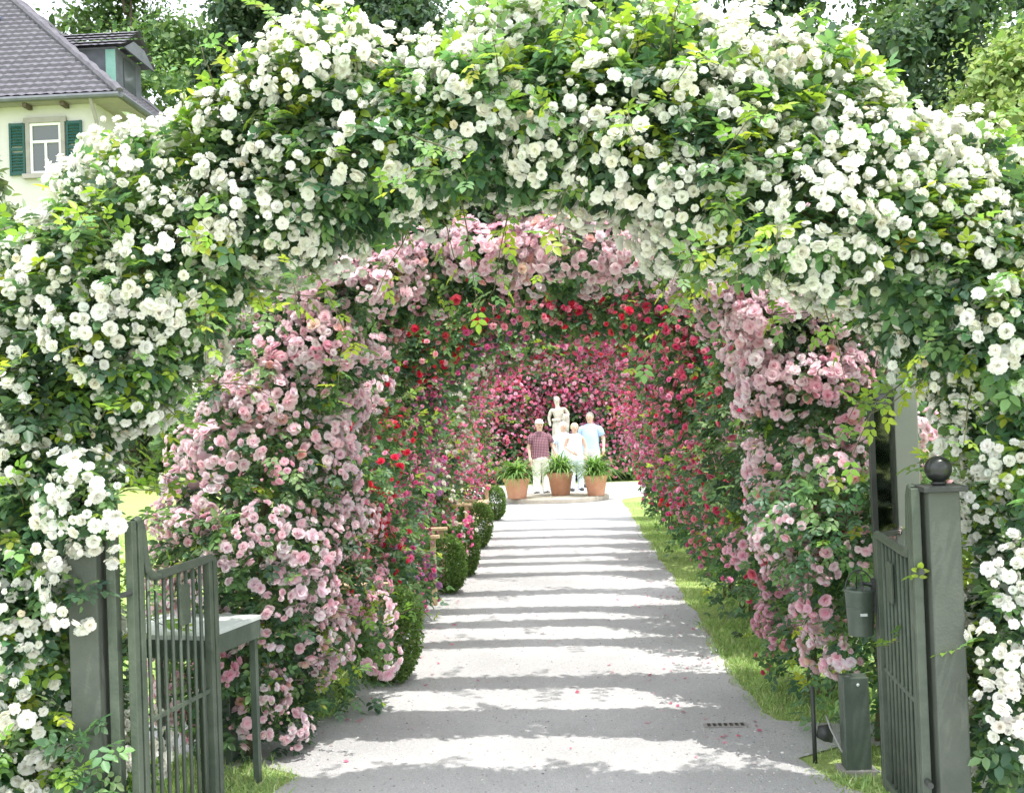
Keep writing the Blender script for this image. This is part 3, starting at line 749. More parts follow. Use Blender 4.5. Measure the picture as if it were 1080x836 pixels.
g = Geo(); g.box((-1.80, 4.42, .75), (.038, .05, 1.5))
tag(g.build('hinge_post', M['gate_paint'], None, bevel=.003), 'slim green hinge post between the rose covered post and the open gate leaf', 'hinge post')

# tall post with glazed panel behind the bucket-side leaf
t = empty('notice_panel', (1.56, 5.5, 0)); tag(t, 'tall grey green post with a slim dark framed glass panel, behind the open gate', 'notice panel')
Geo().box((.095, .15, 1.3), (.115, .09, 2.6)).build('post', M['pale_post'], t, bevel=.006)
g = Geo(); g.box((-.115, -.05, .93), (.026, .03, 1.86)); g.box((-.02, .05, 1.84), (.20, .026, .026), rz=R(45)); g.box((-.02, .05, 1.16), (.20, .026, .026), rz=R(45))
g.build('panel_frame', M['dark_metal'], t, bevel=.002)
Geo().box((-.03, .04, 1.5), (.24, .006, .66), rz=R(45)).build('glass_pane', M['clear_glass'], t)

# bucket on the gate latch
t = empty('bucket', (1.29, 5.17, .755)); tag(t, 'grey green metal bucket with a wire handle hanging at the open gate', 'bucket')
g = Geo(); g.lathe([(.052, 0), (.054, .004), (.064, .19), (.068, .195), (.068, .207), (.062, .207), (.058, .18), (.048, .02)], n=28); g.lathe([(.0615, .125), (.0635, .128), (.0615, .131)], n=28)
g.build('pail', M['bucket'], t, smooth=True)
g = Geo(); g.tube([(-.064 * math.cos(a), 0, .19 + .10 * math.sin(a)) for a in np.linspace(0, PI, 15)], .0035, 6)
g.tube([(.0, -.064 * math.cos(a) * .8, .2 + .085 * math.sin(a)) for a in np.linspace(0, PI, 15)], .003, 6)
g.build('handle', M['dark_metal'], t, smooth=True)
Geo().box((.0, -.062, .10), (.03, .006, .012)).build('maker_plate', M['table_top'], t)

# service box, spotlight, cable
t = empty('service_box', (1.355, 5.62, 0)); tag(t, 'narrow green metal service box standing on the grass below the bucket', 'service box')
Geo().box((0, 0, .245), (.125, .10, .45)).build('housing', M['bucket'], t, bevel=.006)
Geo().box((0, 0, .012), (.17, .14, .03)).build('base_plate', M['stone_trim'], t, bevel=.003)
g = Geo(); g.ball((.01, -.052, .435), .008, 8, 6); g.build('lock', M['table_top'], t, smooth=True)
t = empty('garden_spotlight', (1.19, 5.78, 0)); tag(t, 'small dark spotlight on a thin stake at the edge of the path', 'spotlight')
Geo().tube([(0, 0, -.02), (0, 0, .38)], .011, 8).build('stake', M['dark_metal'], t, smooth=True)
g = Geo(); g.tube([(.02, 0, .13), (.035, -.01, .15), (.075, -.03, .155)], [.012, .04, .045], 14); g.build('lamp_head', M['dark_metal'], t, smooth=True)
g = Geo(); g.tube([(1.24, 5.72, .25), (1.25, 5.68, .2), (1.29, 5.64, .1), (1.36, 5.6, .05), (1.45, 5.56, .02), (1.6, 5.55, .015)], .006, 6)
tag(g.build('power_cable', M['cable'], None, smooth=True), 'thin pale cable looping from the spotlight in front of the service box', 'cable')

# left: metal table and pillar lamp under it
t = empty('metal_table', (-1.90, 5.44, 0), R(-13)); tag(t, 'grey metal table with a pale top and thin legs behind the open gate', 'table')
Geo().box((0, 0, .832), (.60, .54, .022)).build('tabletop', M['table_top'], t, bevel=.003)
g = Geo()
for s in (-1, 1): g.box((0, s * .262, .778), (.584, .016, .085)); g.box((s * .292, 0, .778), (.016, .508, .085))
g.build('apron', M['bucket'], t)
for sx in (-1, 1):
    for sy in (-1, 1): Geo().box((sx * .268, sy * .238, .37), (.03, .03, .74)).build('leg', M['bucket'], t)
t = empty('pillar_lamp', (-1.86, 5.95, 0)); tag(t, 'squat green pillar with a slanted cap and a paper note, under the metal table', 'pillar')
Geo().box((0, 0, .23), (.125, .125, .46)).build('shaft', M['bucket'], t, bevel=.004)
Geo().box((0, 0, .492), (.17, .17, .03), ry=R(28)).build('cap', M['bucket'], t, bevel=.004)
Geo().box((.0, 0, .012), (.2, .2, .025)).build('base_plate', M['stone_trim'], t)
Geo().box((-.03, -.068, .33), (.055, .003, .06), ry=R(20)).build('paper_note', M['paper'], t)

# drain
t = empty('drain_grate', (.84, 6.46, .011)); tag(t, 'small slotted drain grate set in the gravel near the path edge', 'drain grate')
Geo().box((0, 0, .0), (.24, .07, .006)).build('grate', M['stone_trim'], t)
for k in range(7): Geo().box((-.093 + .031 * k, 0, .004), (.017, .05, .004)).build('slot', M['dark_metal'], t)

# ------------------------------------------------------------------ slab, pots
g = Geo(); n = 40
prof = [(1.02, 0), (1.04, .02), (1.04, .085), (1.0, .105)]
wob = lambda a, z: .02 * math.sin(5 * a) + .012 * math.sin(13 * a + 1)
g.lathe(prof, n=48, sx=1.0, sy=.82, wob=wob)
o = g.build('stone_slab', M['stone'], None, smooth=False); o.location = (-.2, 23.15, 0); tag(o, 'low rounded stone slab carrying the three terracotta pots', 'stone slab')
def pot(x, y, z, r, h, label, seed, rp):
    rng = np.random.default_rng(seed)
    t = empty('flower_pot', (x, y, z)); tag(t, label, 'flower pot', 'terracotta pots on the slab')
    g = Geo(); g.lathe([(r * .66, 0), (r * .70, .01), (r * .93, h * .82), (r * 1.0, h * .84), (r * 1.03, h * .97), (r * .98, h), (r * .90, h), (r * .86, h * .9)], n=32)
    g.build('pot', M['terracotta'], t, smooth=True)
    Geo().lathe([(r * .87, h * .9), (r * .5, h * .92), (.01, h * .93)], n=20).build('soil', M['soil'], t)
    p = empty('strap_leaved_plant', (x, y, z + h * .9)); tag(p, 'strap leaved lily in the ' + rp, 'potted plant', 'potted lilies')
    n = 260; V = []; F = []; C = []; seg = 6
    for k in range(n):
        a = rng.uniform(0, 2 * PI); el = R(rng.uniform(35, 90)); L = rng.uniform(.48, .80); w = rng.uniform(.014, .024)
        b0 = np.array([rng.normal() * .06, rng.normal() * .06, 0]); dirh = np.array([math.cos(a), math.sin(a), 0]); side = np.array([-math.sin(a), math.cos(a), 0])
        p0 = b0.copy(); ang = el; base = len(V); col = np.array([(.10, .19, .055), (.16, .27, .08), (.26, .37, .13)][rng.integers(0, 3)]) * rng.uniform(.8, 1.3)
        for j in range(seg + 1):
            ww = w * (1 - (j / seg) ** 2.2) + .001
            V += [p0 - side * ww, p0 + side * ww]; C += [col, col]
            p0 = p0 + (dirh * math.cos(ang) + np.array([0, 0, math.sin(ang)])) * L / seg
            ang -= R(rng.uniform(12, 27))
        F += [(base + 2 * j, base + 2 * j + 1, base + 2 * j + 3, base + 2 * j + 2) for j in range(seg)]
    link('foliage', np_mesh('foliage', np.array(V), np.array(F), np.array(C)), p, M['leaf'])
pot(-1.0, 22.72, .106, .265, .41, 'orange terracotta pot at the bench side end of the slab', 1, 'terracotta pot at the bench side end of the slab')
pot(-.13, 23.25, .106, .265, .47, 'darker terracotta pot in the middle of the slab, in shade', 2, 'middle terracotta pot on the slab')
pot(.58, 22.85, .106, .24, .41, 'orange terracotta pot at the grass strip end of the slab', 3, 'terracotta pot at the grass strip end of the slab')

# ------------------------------------------------------------------ people
def skin_mesh(verts, edges, rad, root=0, sub=2):
    me = bpy.data.meshes.new('skin'); me.from_pydata(verts, edges, []); me.update()
    o = bpy.data.objects.new('skin', me); COL.objects.link(o)
    sk = o.modifiers.new('s', 'SKIN'); sk.use_smooth_shade = True
    if not me.skin_vertices: me.skin_vertices.new()
    for i, r in enumerate(rad):
        d = me.skin_vertices[0].data[i]; d.radius = r if isinstance(r, tuple) else (r, r); d.use_root = (i == root)
    ss = o.modifiers.new('d', 'SUBSURF'); ss.levels = sub; ss.render_levels = sub
    dg = bpy.context.evaluated_depsgraph_get()
    res = bpy.data.meshes.new_from_object(o.evaluated_get(dg))
    bpy.data.objects.remove(o); return res
def mesh_geo(me): return [tuple(v.co) for v in me.vertices], [tuple(p.vertices) for p in me.polygons]

SKIN = solid('skin', (.62, .40, .31), (.70, .47, .37), 4, .6)
EYE = solid('eye', (.03, .02, .02), (.05, .03, .03), 4, .3)
LIP = solid('lip', (.48, .20, .18), (.52, .24, .2), 4, .5)
def figure_graph(H, pose):
    """joint positions; facing -Y, x to the viewer's right"""
    J = {}
    J['pelvis'] = (0, 0, .53 * H); J['waist'] = (0, -.005 * H, .60 * H); J['chest'] = (0, -.005 * H, .72 * H); J['neckb'] = (0, .005 * H, .815 * H); J['neck'] = (0, 0, .86 * H)
    J['head'] = (0, -.012 * H, .915 * H); J['crown'] = (0, -.005 * H, .963 * H)
    for s, k in ((-1, 'l'), (1, 'r')):
        J['sh' + k] = (s * .112 * H, .0, .795 * H)
        J['el' + k], J['wr' + k] = pose['arm' + k]
        J['el' + k] = tuple(H * q for q in J['el' + k]); J['wr' + k] = tuple(H * q for q in J['wr' + k])
        J['hip' + k] = (s * .055 * H, 0, .49 * H); J['kn' + k] = (s * .06 * H, -.012 * H, .275 * H); J['an' + k] = (s * .065 * H, .01 * H, .045 * H); J['toe' + k] = (s * .08 * H, -.085 * H, .018 * H)
    return J
def person(x, y, rz, H, label, shirt, trousers, hair, pose, cap=None, stout=1.0, skirt=False, sleeveless=False, shirt_len=.50, shoes=None, hair_long=False):
    t = empty('person', (x, y, 0), rz); tag(t, label, 'person')
    J = figure_graph(H, pose); S = stout
    rads = {'pelvis': .078 * S, 'waist': .074 * S, 'chest': .082 * S, 'neckb': .045, 'neck': .033, 'head': .052, 'crown': .044}
    for k in 'lr': rads.update({'sh' + k: .030, 'el' + k: .025, 'wr' + k: .018, 'hip' + k: .056, 'kn' + k: .036, 'an' + k: .024, 'toe' + k: .020})
    E = [('pelvis', 'waist'), ('waist', 'chest'), ('chest', 'neckb'), ('neckb', 'neck'), ('neck', 'head'), ('head', 'crown')]
    for k in 'lr': E += [('chest', 'sh' + k), ('sh' + k, 'el' + k), ('el' + k, 'wr' + k), ('pelvis', 'hip' + k), ('hip' + k, 'kn' + k), ('kn' + k, 'an' + k), ('an' + k, 'toe' + k)]
    names = list(J); ix = {n: i for i, n in enumerate(names)}
    me = skin_mesh([J[n] for n in names], [(ix[a], ix[b]) for a, b in E], [rads[n] * H for n in names])
    g = Geo(); g.add(*mesh_geo(me))
    hx, hy, hz = J['head']; r = .052 * H
    g.ball((hx, hy + .004 * H, hz + .022 * H), (.049 * H, .057 * H, .066 * H), 18, 12)
    g.add(*(lambda b: (b.v, b.f))(Geo().ball((hx, hy - .056 * H, hz + .010 * H), (.008 * H, .013 * H, .014 * H), 10, 8)))      # nose
    for s in (-1, 1):
        g.ball((hx + s * .018 * H, hy - .047 * H, hz + .024 * H), (.007 * H, .005 * H, .0045 * H), 8, 6, mi=1)
        g.ball((hx + s * .047 * H, hy + .004 * H, hz + .018 * H), (.006 * H, .011 * H, .018 * H), 8, 6)
    g.ball((hx, hy - .047 * H, hz - .012 * H), (.014 * H, .006 * H, .004 * H), 8, 6, mi=2)
    for k, s in (('l', -1), ('r', 1)):                                # palms and fingers
        e = Vector(J['el' + k]); w = Vector(J['wr' + k]); d = (w - e).normalized(); side = d.cross(Vector((s, 0, .01))).normalized()
        if side.y > 0: side = -side
        g.tube([w - d * .01 * H, w + d * .03 * H, w + d * .056 * H], [.017 * H, .023 * H, .019 * H], 8)
        for f in range(4):
            b = w + d * .05 * H + side * (f - 1.5) * .0105 * H; ln = (.036, .043, .046, .039)[f] * H
            curl = Vector((-s, 0, 0)) * .012 * H
            g.tube([b - d * .012 * H, b + d * ln * .5, b + d * ln + curl], [.0060 * H, .0055 * H, .0040 * H], 6)
        b = w + d * .018 * H + side * .018 * H
        g.tube([b - side * .01 * H, b + (side * .6 + d * .8) * .026 * H, b + (side * .35 + d) * .045 * H], [.0075 * H, .006 * H, .0045 * H], 6)
    g.build('body', [SKIN, EYE, LIP], t, smooth=True)
    def loft(prof, c=(0, 0)):
        g = Geo(); n = 28; vs = []; fs = []
        for z, rx, ry in prof:
            for q in range(n):
                a = 2 * PI * q / n; fold = 1 + .018 * math.sin(5 * a + 40 * z) + .012 * math.sin(9 * a - 60 * z)
                vs.append((c[0] + math.copysign(abs(math.cos(a)) ** .85, math.cos(a)) * rx * H * fold, c[1] + math.copysign(abs(math.sin(a)) ** .85, math.sin(a)) * ry * H * fold, z * H))
        for r_ in range(len(prof) - 1):
            for q in range(n): fs.append((r_ * n + q, r_ * n + (q + 1) % n, (r_ + 1) * n + (q + 1) % n, (r_ + 1) * n + q))
        return g.add(vs, fs)
    w = .90 if sleeveless else 1.0
    bust = .010 if sleeveless else 0
    g = loft([(shirt_len - .015, .108 * S, .082 * S), (shirt_len + .03, .104 * S, .080 * S), (.58, .098 * S, .076 * S), (.64, .099 * S, .076 * S + bust * .3), (.70, .106 * w * (S + 1) / 2, .077 * S + bust), (.75, .114 * w, .073 + bust * .6),
              (.790, .120 * w, .066), (.815, .108 * w, .060), (.832, .078, .052), (.850, .048, .045)])
    if not sleeveless:
        for k, s in (('l', -1), ('r', 1)):
            a = Vector((s * .090 * H, 0, .792 * H)); b = Vector(J['sh' + k]).lerp(Vector(J['el' + k]), .68); m_ = a.lerp(b, .5) + Vector((s * .012 * H, 0, .006 * H))
            g.tube([a, a.lerp(m_, .5) + Vector((s * .008 * H, 0, .006 * H)), m_, b], [.040 * H, .047 * H, .046 * H, .047 * H], 14)
    g.build('shirt', shirt, t, smooth=True)
    g = loft([(.425, .060 * S, .062), (.455, .098 * S, .082 * S), (.49, .103 * S, .083 * S), (.535, .098 * S, .078 * S), (.54, .06, .05)])
    for k, s in (('l', -1), ('r', 1)):
        kn = Vector(J['kn' + k]); an = Vector(J['an' + k]); h0 = Vector((s * .052 * S * H, 0, .49 * H))
        g.tube([h0, h0.lerp(kn, .25), h0.lerp(kn, .6), kn, kn.lerp(an, .5), Vector((an.x, an.y - .005 * H, .042 * H)), Vector((an.x, an.y - .01 * H, .03 * H))], [q * H * (1 + (S - 1) * .5) for q in (.062, .064, .058, .050, .045, .043, .042)], 16)
    g.build('trousers', trousers, t, smooth=True)
    for k in 'lr':
        a = J['an' + k]; b = J['toe' + k]
        g = Geo(); g.ball(((a[0] + b[0]) / 2, (a[1] + b[1]) / 2 - .01 * H, .026 * H), (.030 * H, .075 * H, .030 * H), 12, 8); g.build('shoe', shoes or M['dark_metal'], t, smooth=True)
    g = Geo(); hc = (hx, hy + .012 * H, hz + .030 * H)
    prof = [(max(.001, math.sin(a)), math.cos(a)) for a in np.linspace(PI * (.62 if not hair_long else .72), 0.0, 9)]
    b = Geo().lathe([(p, z) for p, z in prof], n=18, wob=lambda a, z: .04 * math.sin(7 * a + 5 * z))
    k = 1.12 if hair_long else 1.06
    g.add([(hc[0] + q[0] * .053 * H * k, hc[1] + q[1] * .058 * H * k + (.012 * H if q[1] < 0 and q[2] < .35 else 0) * (1 - max(q[2], 0)) , hc[2] + q[2] * .064 * H) for q in b.v], b.f)
    g.build('hair', hair, t, smooth=True)
    if cap:
        g = Geo(); b = Geo().lathe([(p, z) for p, z in [(1.0, 0), (1.0, .35), (.8, .75), (.4, .95), (.01, 1.0)]], n=18)
        g.add([(hc[0] + q[0] * .055 * H, hc[1] - .004 * H + q[1] * .063 * H, hc[2] + .018 * H + q[2] * .055 * H) for q in b.v], b.f)
        g.box((hc[0], hc[1] - .085 * H, hc[2] + .020 * H), (.075 * H, .065 * H, .007 * H), rx=R(8))
        g.build('cap', cap, t, smooth=True, bevel=.002)
    return t
def plaid():
    m, nt, out = new_mat('plaid'); p = nd(nt, 'ShaderNodeBsdfPrincipled', Roughness=.85)
    tc = nd(nt, 'ShaderNodeTexCoord'); cols = []
    ck = None
    for d, sc in (('X', 9.0), ('Z', 9.0)):
        w = nd(nt, 'ShaderNodeTexWave', Scale=sc, Distortion=.4); w.bands_direction = d; nt.links.new(tc.outputs['Object'], w.inputs['Vector']); cols.append(w)
    ad = nd(nt, 'ShaderNodeMath', operation='ADD'); nt.links.new(cols[0].outputs['Fac'], ad.inputs[0]); nt.links.new(cols[1].outputs['Fac'], ad.inputs[1])
    cr = nd(nt, 'ShaderNodeValToRGB'); e = cr.color_ramp.elements
    e[0].position = .45; e[0].color = (.12, .05, .07, 1); e[1].position = .98; e[1].color = (.55, .38, .42, 1)
    n = e.new(.7); n.color = (.24, .08, .12, 1)
    mr = nd(nt, 'ShaderNodeMath', operation='MULTIPLY'); mr.inputs[1].default_value = .5; nt.links.new(ad.outputs[0], mr.inputs[0])
    nt.links.new(mr.outputs[0], cr.inputs['Fac']); nt.links.new(cr.outputs['Color'], p.inputs['Base Color']); nt.links.new(p.outputs[0], out.inputs['Surface']); return m
cloth = lambda n, c: solid(n, c, [min(.9, q * 1.1) for q in c], 10, .9, .1, 30)
armdown = lambda s: ((s * .155, .01, .635), (s * .150, -.03, .50))
person(-.56, 25.0, R(17), 1.63, 'stout man in a white cap, plaid maroon shirt and pale trousers, behind the pots', plaid(), cloth('cream_trousers', (.70, .68, .60)), cloth('grey_hair', (.45, .43, .42)),
       {'arml': armdown(-1), 'armr': ((.175, -.02, .64), (.205, -.10, .53))}, cap=cloth('white_cap', (.80, .80, .78)), stout=1.22)
person(.22, 25.75, R(10), 1.53, 'woman with short blond hair in a sleeveless white top and pale blue trousers', cloth('white_top', (.82, .81, .82)), cloth('pale_blue_trousers', (.62, .68, .78)), cloth('blond_hair', (.78, .64, .40)),
       {'arml': ((-.150, .02, .65), (-.06, -.12, .575)), 'armr': ((.165, .03, .64), (.155, -.02, .51))}, stout=1.05, sleeveless=True, hair_long=True, shirt_len=.47)
person(-.04, 26.35, R(22), 1.56, 'white haired person in light blue, half hidden behind the woman in white', cloth('light_blue_shirt', (.62, .70, .80)), cloth('grey_trousers', (.5, .5, .5)), cloth('white_hair', (.80, .79, .76)),
       {'arml': armdown(-1), 'armr': armdown(1)}, hair_long=True)
person(.60, 26.9, R(-16), 1.76, 'tall grey haired man in a sky blue short sleeved shirt, standing at the back', cloth('sky_blue_shirt', (.42, .56, .76)), cloth('stone_trousers', (.66, .65, .62)), cloth('dark_grey_hair', (.22, .20, .19)),
       {'arml': ((-.165, .05, .65), (-.09, .09, .54)), 'armr': ((.175, .02, .64), (.185, -.05, .51))}, stout=1.12)

# ------------------------------------------------------------------ statue
t = empty('statue', (-.14, 27.9, 0)); tag(t, 'pale stone statue of a draped standing figure on a pedestal, against the dark hedge', 'statue')
g = Geo(); g.box((0, 0, .06), (.62, .62, .12)); g.box((0, 0, .36), (.46, .46, .48)); g.box((0, 0, .63), (.56, .56, .06))
g.build('pedestal', M['stone'], t, bevel=.012)
H = 1.52; z0 = .66
pts = {'pelvis': (0, 0, .53), 'waist': (.012, 0, .61), 'chest': (.0, -.005, .72), 'neckb': (-.01, 0, .815), 'neck': (-.015, 0, .86), 'head': (-.022, -.012, .915), 'crown': (-.024, -.005, .965),
       'shl': (-.115, 0, .785), 'ell': (-.160, .0, .65), 'wrl': (-.135, -.03, .52), 'shr': (.10, 0, .80), 'elr': (.165, -.02, .69), 'wrr': (.085, -.10, .70),
       'hipl': (-.055, 0, .49), 'knl': (-.065, -.035, .27), 'anl': (-.07, .02, .04), 'toel': (-.08, -.06, .015), 'hipr': (.05, 0, .49), 'knr': (.055, .0, .27), 'anr': (.05, .02, .04), 'toer': (.07, -.06, .015)}
rad = {'pelvis': .078, 'waist': .062, 'chest': .078, 'neckb': .045, 'neck': .032, 'head': .050, 'crown': .042}
for k in 'lr': rad.update({'sh' + k: .038, 'el' + k: .026, 'wr' + k: .020, 'hip' + k: .058, 'kn' + k: .040, 'an' + k: .026, 'toe' + k: .022})
nm = list(pts); ii = {n: i for i, n in enumerate(nm)}
ed = [('pelvis', 'waist'), ('waist', 'chest'), ('chest', 'neckb'), ('neckb', 'neck'), ('neck', 'head'), ('head', 'crown')]
for k in 'lr': ed += [('chest', 'sh' + k), ('sh' + k, 'el' + k), ('el' + k, 'wr' + k), ('pelvis', 'hip' + k), ('hip' + k, 'kn' + k), ('kn' + k, 'an' + k), ('an' + k, 'toe' + k)]
sm = skin_mesh([(p[0] * H, p[1] * H, p[2] * H + z0) for p in pts.values()], [(ii[a], ii[b]) for a, b in ed], [rad[n] * H for n in nm])
g = Geo(); g.add(*mesh_geo(sm)); hx, hy, hz = -.022 * H, -.012 * H, .915 * H + z0
g.ball((hx, hy + .006, hz + .034), (.068, .08, .10), 18, 12); g.ball((hx, hy - .078, hz + .012), (.012, .02, .022), 8, 6); g.ball((hx, hy + .05, hz + .06), (.075, .075, .07), 14, 10)
for s in (-1, 1): g.ball((hx + s * .025, hy - .066, hz + .035), (.01, .008, .006), 8, 6)
for f in range(4): g.tube([(.085 * H - .01, -.10 * H - .012 * f, .70 * H + z0 + .02), (.085 * H - .05, -.10 * H - .012 * f, .70 * H + z0 + .03), (.085 * H - .075, -.10 * H - .01 * f, .70 * H + z0 + .01)], [.01, .008, .006], 6)
g.build('figure', M['statue_stone'], t, smooth=True)
g = Geo()
wob = lambda a, z: .10 * math.sin(9 * a + 3 * z) * (1 - .5 * z / .8) + .05 * math.sin(17 * a - 6 * z)
g.lathe([(.205, z0 + .02), (.20, z0 + .2), (.175, z0 + .45), (.165, z0 + .65), (.15, z0 + .82), (.125, z0 + .92)], n=72, sx=1.0, sy=.85, wob=lambda a, z: wob(a, z - z0))
g.lathe([(.125, z0 + .90), (.155, z0 + .915), (.165, z0 + .945), (.15, z0 + .975), (.115, z0 + .985)], n=72, sx=1.05, sy=.9, wob=lambda a, z: .07 * math.sin(6 * a + 30 * z) + .04 * math.sin(13 * a))
for k in range(7):
    x0 = .085 * H + .10 - .022 * k; y0 = -.10 * H + .01 * math.sin(2.1 * k)
    g.tube([(x0, y0, .70 * H + z0 + .025), (x0 + .015, y0 - .012, .70 * H + z0 - .10), (x0 + .02 * math.sin(k), y0 + .02, .70 * H + z0 - .28), (x0 - .01, y0 + .03, .70 * H + z0 - .46 - .03 * (k % 3))], [.02, .018, .022, .012], 8)
g.build('drapery', M['statue_stone'], t, smooth=True)

# ------------------------------------------------------------------ house
def house():
    t = empty('house', (-20.7, 34, 0)); tag(t, 'cream house with grey hipped roof, dormer and green shutters beyond the roses', 'house')
    ox, oy = 20.7, -34
    L = lambda x, y, z: (x + ox, y + oy, z)
    xr, xl, yf, yb, he = -13.95, -28.5, 34.0, 46.0, 11.8
    Geo().box(L((xl + xr) / 2, (yf + yb) / 2, he / 2), (xr - xl, yb - yf, he)).build('wall', M['plaster'], t)
    # tiled hip roof: front, side faces built as courses
    ov = 1.3; pitch = .87; ex0, ex1, ey0, ey1 = xl - ov, xr + .95, yf - .5, yb + ov; ez = he + .0
    D = (ey1 - ey0) / 2
    rf = Geo()
    def face(orig, along, into, length):
        slope = math.hypot(1, pitch); rows = int(D * slope / .36); ncol = max(8, int(length / .11))
        vs = []; fs = []
        for r_ in range(rows):
            for e, lift in ((0, .11), (1, .01)):
                d = (r_ + e) / rows * D
                for c in range(ncol + 1):
                    s = c / ncol * length
                    s2 = min(max(s, d), length - d)
                    up = lift + .045 * abs(math.sin(s2 / .30 * PI))
                    vs.append((orig[0] + along[0] * s2 + into[0] * d, orig[1] + along[1] * s2 + into[1] * d, ez + pitch * d + up))
            b = r_ * 2 * (ncol + 1)
            for c in range(ncol): fs.append((b + c, b + c + 1, b + ncol + 2 + c, b + ncol + 1 + c))
            if r_:
                q = b - (ncol + 1)
                for c in range(ncol): fs.append((q + c, q + c + 1, b + c + 1, b + c))
        rf.add(vs, fs)
    o0 = L(ex0, ey0, 0); o1 = L(ex1, ey0, 0)
    face(o0, (1, 0), (0, 1), ex1 - ex0); face(o1, (0, 1), (-1, 0), ey1 - ey0)
    face(L(ex1, ey1, 0), (-1, 0), (0, -1), ex1 - ex0); face(L(ex0, ey1, 0), (0, -1), (1, 0), ey1 - ey0)
    roof = rf.build('roof', M['roof'], t)
    g = Geo()
    for cx, sx in ((ex1, -1), (ex0, 1)):
        for cy, sy in ((ey0, 1), (ey1, -1)):
            pts = [L(cx + sx * d, cy + sy * d, ez + pitch * d + .09 + .03 * (k % 2)) for k, d in enumerate(np.linspace(0, D, 26))]
            g.tube(pts, [.16 if k % 2 else .13 for k in range(26)], 8)
    g.tube([L(ex0 + D, ey0 + D, ez + pitch * D + .08), L(ex1 - D, ey0 + D, ez + pitch * D + .08)], .15, 8)
    g.build('ridge_cap', M['roof'], roof)
    g = Geo(); g.box(L((ex0 + ex1) / 2, (ey0 + ey1) / 2, ez - .05), (ex1 - ex0 - .1, ey1 - ey0 - .1, .08)); g.build('soffit', M['stone_trim'], t)
    g = Geo(); g.tube([L(ex0, ey0 - .05, ez - .0), L(ex1, ey0 - .05, ez - .0)], .085, 8); g.tube([L(ex1 + .05, ey0, ez), L(ex1 + .05, ey1, ez)], .085, 8)
    g.build('gutter', M['slate'], t)
    for k in range(13):
        Geo().box(L(ex0 + 1.2 + 1.15 * k, yf - .25, ez - .16), (.12, .42, .12)).build('rafter_end', M['bark'], t)
    Geo().tube([L(xr + .05, ey0 + .02, ez - .05), L(xr + .08, yf - .12, ez - .7), L(xr + .02, yf - .1, ez - 1.2), L(xr + .02, yf - .1, 0)], .06, 8).build('downpipe', M['stone_trim'], t)
    # windows on the front and one on the side
    def window(x, z):
        w = Geo(); W, Hh = .98, 1.56
        for s in (-1, 1): w.box(L(x + s * (W / 2 + .06), yf - .05, z), (.12, .12, Hh))
        w.box(L(x, yf - .05, z + Hh / 2 + .08), (W + .24 + .1, .13, .16)); w.box(L(x, yf - .08, z - Hh / 2 - .07), (W + .24 + .2, .22, .14))
        fr = w.build('window', M['stone_trim'], t)
        s = Geo()
        for q in (-1, 1): s.box(L(x + q * (W / 2 - .04), yf - .04, z), (.08, .06, Hh - .01))
        s.box(L(x, yf - .04, z + Hh / 2 - .045), (W - .17, .06, .08)); s.box(L(x, yf - .04, z - Hh / 2 + .045), (W - .17, .06, .08))
        s.box(L(x, yf - .045, z + .2), (W - .17, .06, .08)); s.box(L(x, yf - .045, z - .28), (.07, .06, .87))
        s.build('sash', M['white_paint'], fr)
        Geo().box(L(x, yf - .02, z), (W - .1, .02, Hh - .1)).build('pane', M['window_glass'], fr)
        for q in (-1, 1):
            k = Geo(); cx = x + q * (W / 2 + .40)
            for e in (-1, 1): k.box(L(cx + e * .21, yf - .06, z), (.07, .05, Hh + .05))
            for e in (-1, 0, 1): k.box(L(cx, yf - .06, z + e * (Hh / 2 - .03)), (.348, .05, .09))
            for e in range(16):
                zz = z - Hh / 2 + .09 + e * .092
                if abs(zz - z) > .06: k.box(L(cx, yf - .055, zz), (.345, .03, .075), rx=R(-28))
            k.build('shutter', M['shutter'], t)
    for z in (10.40, 7.1, 3.7):
        for x in (-15.5, -18.2, -20.95, -23.65, -26.4): window(x, z)
    # side window hint
    g = Geo(); g.box(L(xr + .03, 36.2, 10.15), (.08, 1.1, 1.7)); s = g.build('window', M['white_paint'], t); Geo().box(L(xr + .075, 36.2, 10.15), (.02, .9, 1.5)).build('pane', M['window_glass'], s)
    # dormer facing the garden side
    d = Geo(); X0, X1, Y0, Y1, Zb, Ze = -18.4, -15.3, 39.2, 41.6, 13.2, 15.2
    d.box(L((X0 + X1) / 2, (Y0 + Y1) / 2, (Zb + Ze) / 2), (X1 - X0, Y1 - Y0, Ze - Zb))
    dm = d.build('dormer', M['slate'], t)
    Geo().box(L(X1 + .02, (Y0 + Y1) / 2, 14.45), (.05, 1.1, 1.1)).build('pane', M['window_glass'], dm)
    Geo().box(L(X1 - .18, Y0 - .02, 14.45), (.34, .05, 1.3)).build('copper_flashing', M['copper'], dm)
    r2 = Geo(); ym = (Y0 + Y1) / 2
    for sy in (-1, 1):
        rows = 5; vs = []; fs = []; nc = 32
        for r_ in range(rows):
            for e, lift in ((0, .07), (1, .01)):
                q = (r_ + e) / rows
                for c in range(nc + 1):
                    xx = X0 - .6 + (X1 + .45 - X0 + .6) * c / nc
                    vs.append(L(xx, ym + sy * (Y1 - ym + .35) * (1 - q), Ze - .1 + 1.0 * q + lift + .025 * abs(math.sin(xx / .3 * PI))))
            b = r_ * 2 * (nc + 1)
            for c in range(nc): fs.append((b + c, b + c + 1, b + nc + 2 + c, b + nc + 1 + c) if sy < 0 else (b + nc + 1 + c, b + nc + 2 + c, b + c + 1, b + c))
        r2.add(vs, fs)
    r2.build('dormer_roof', M['roof'], dm)
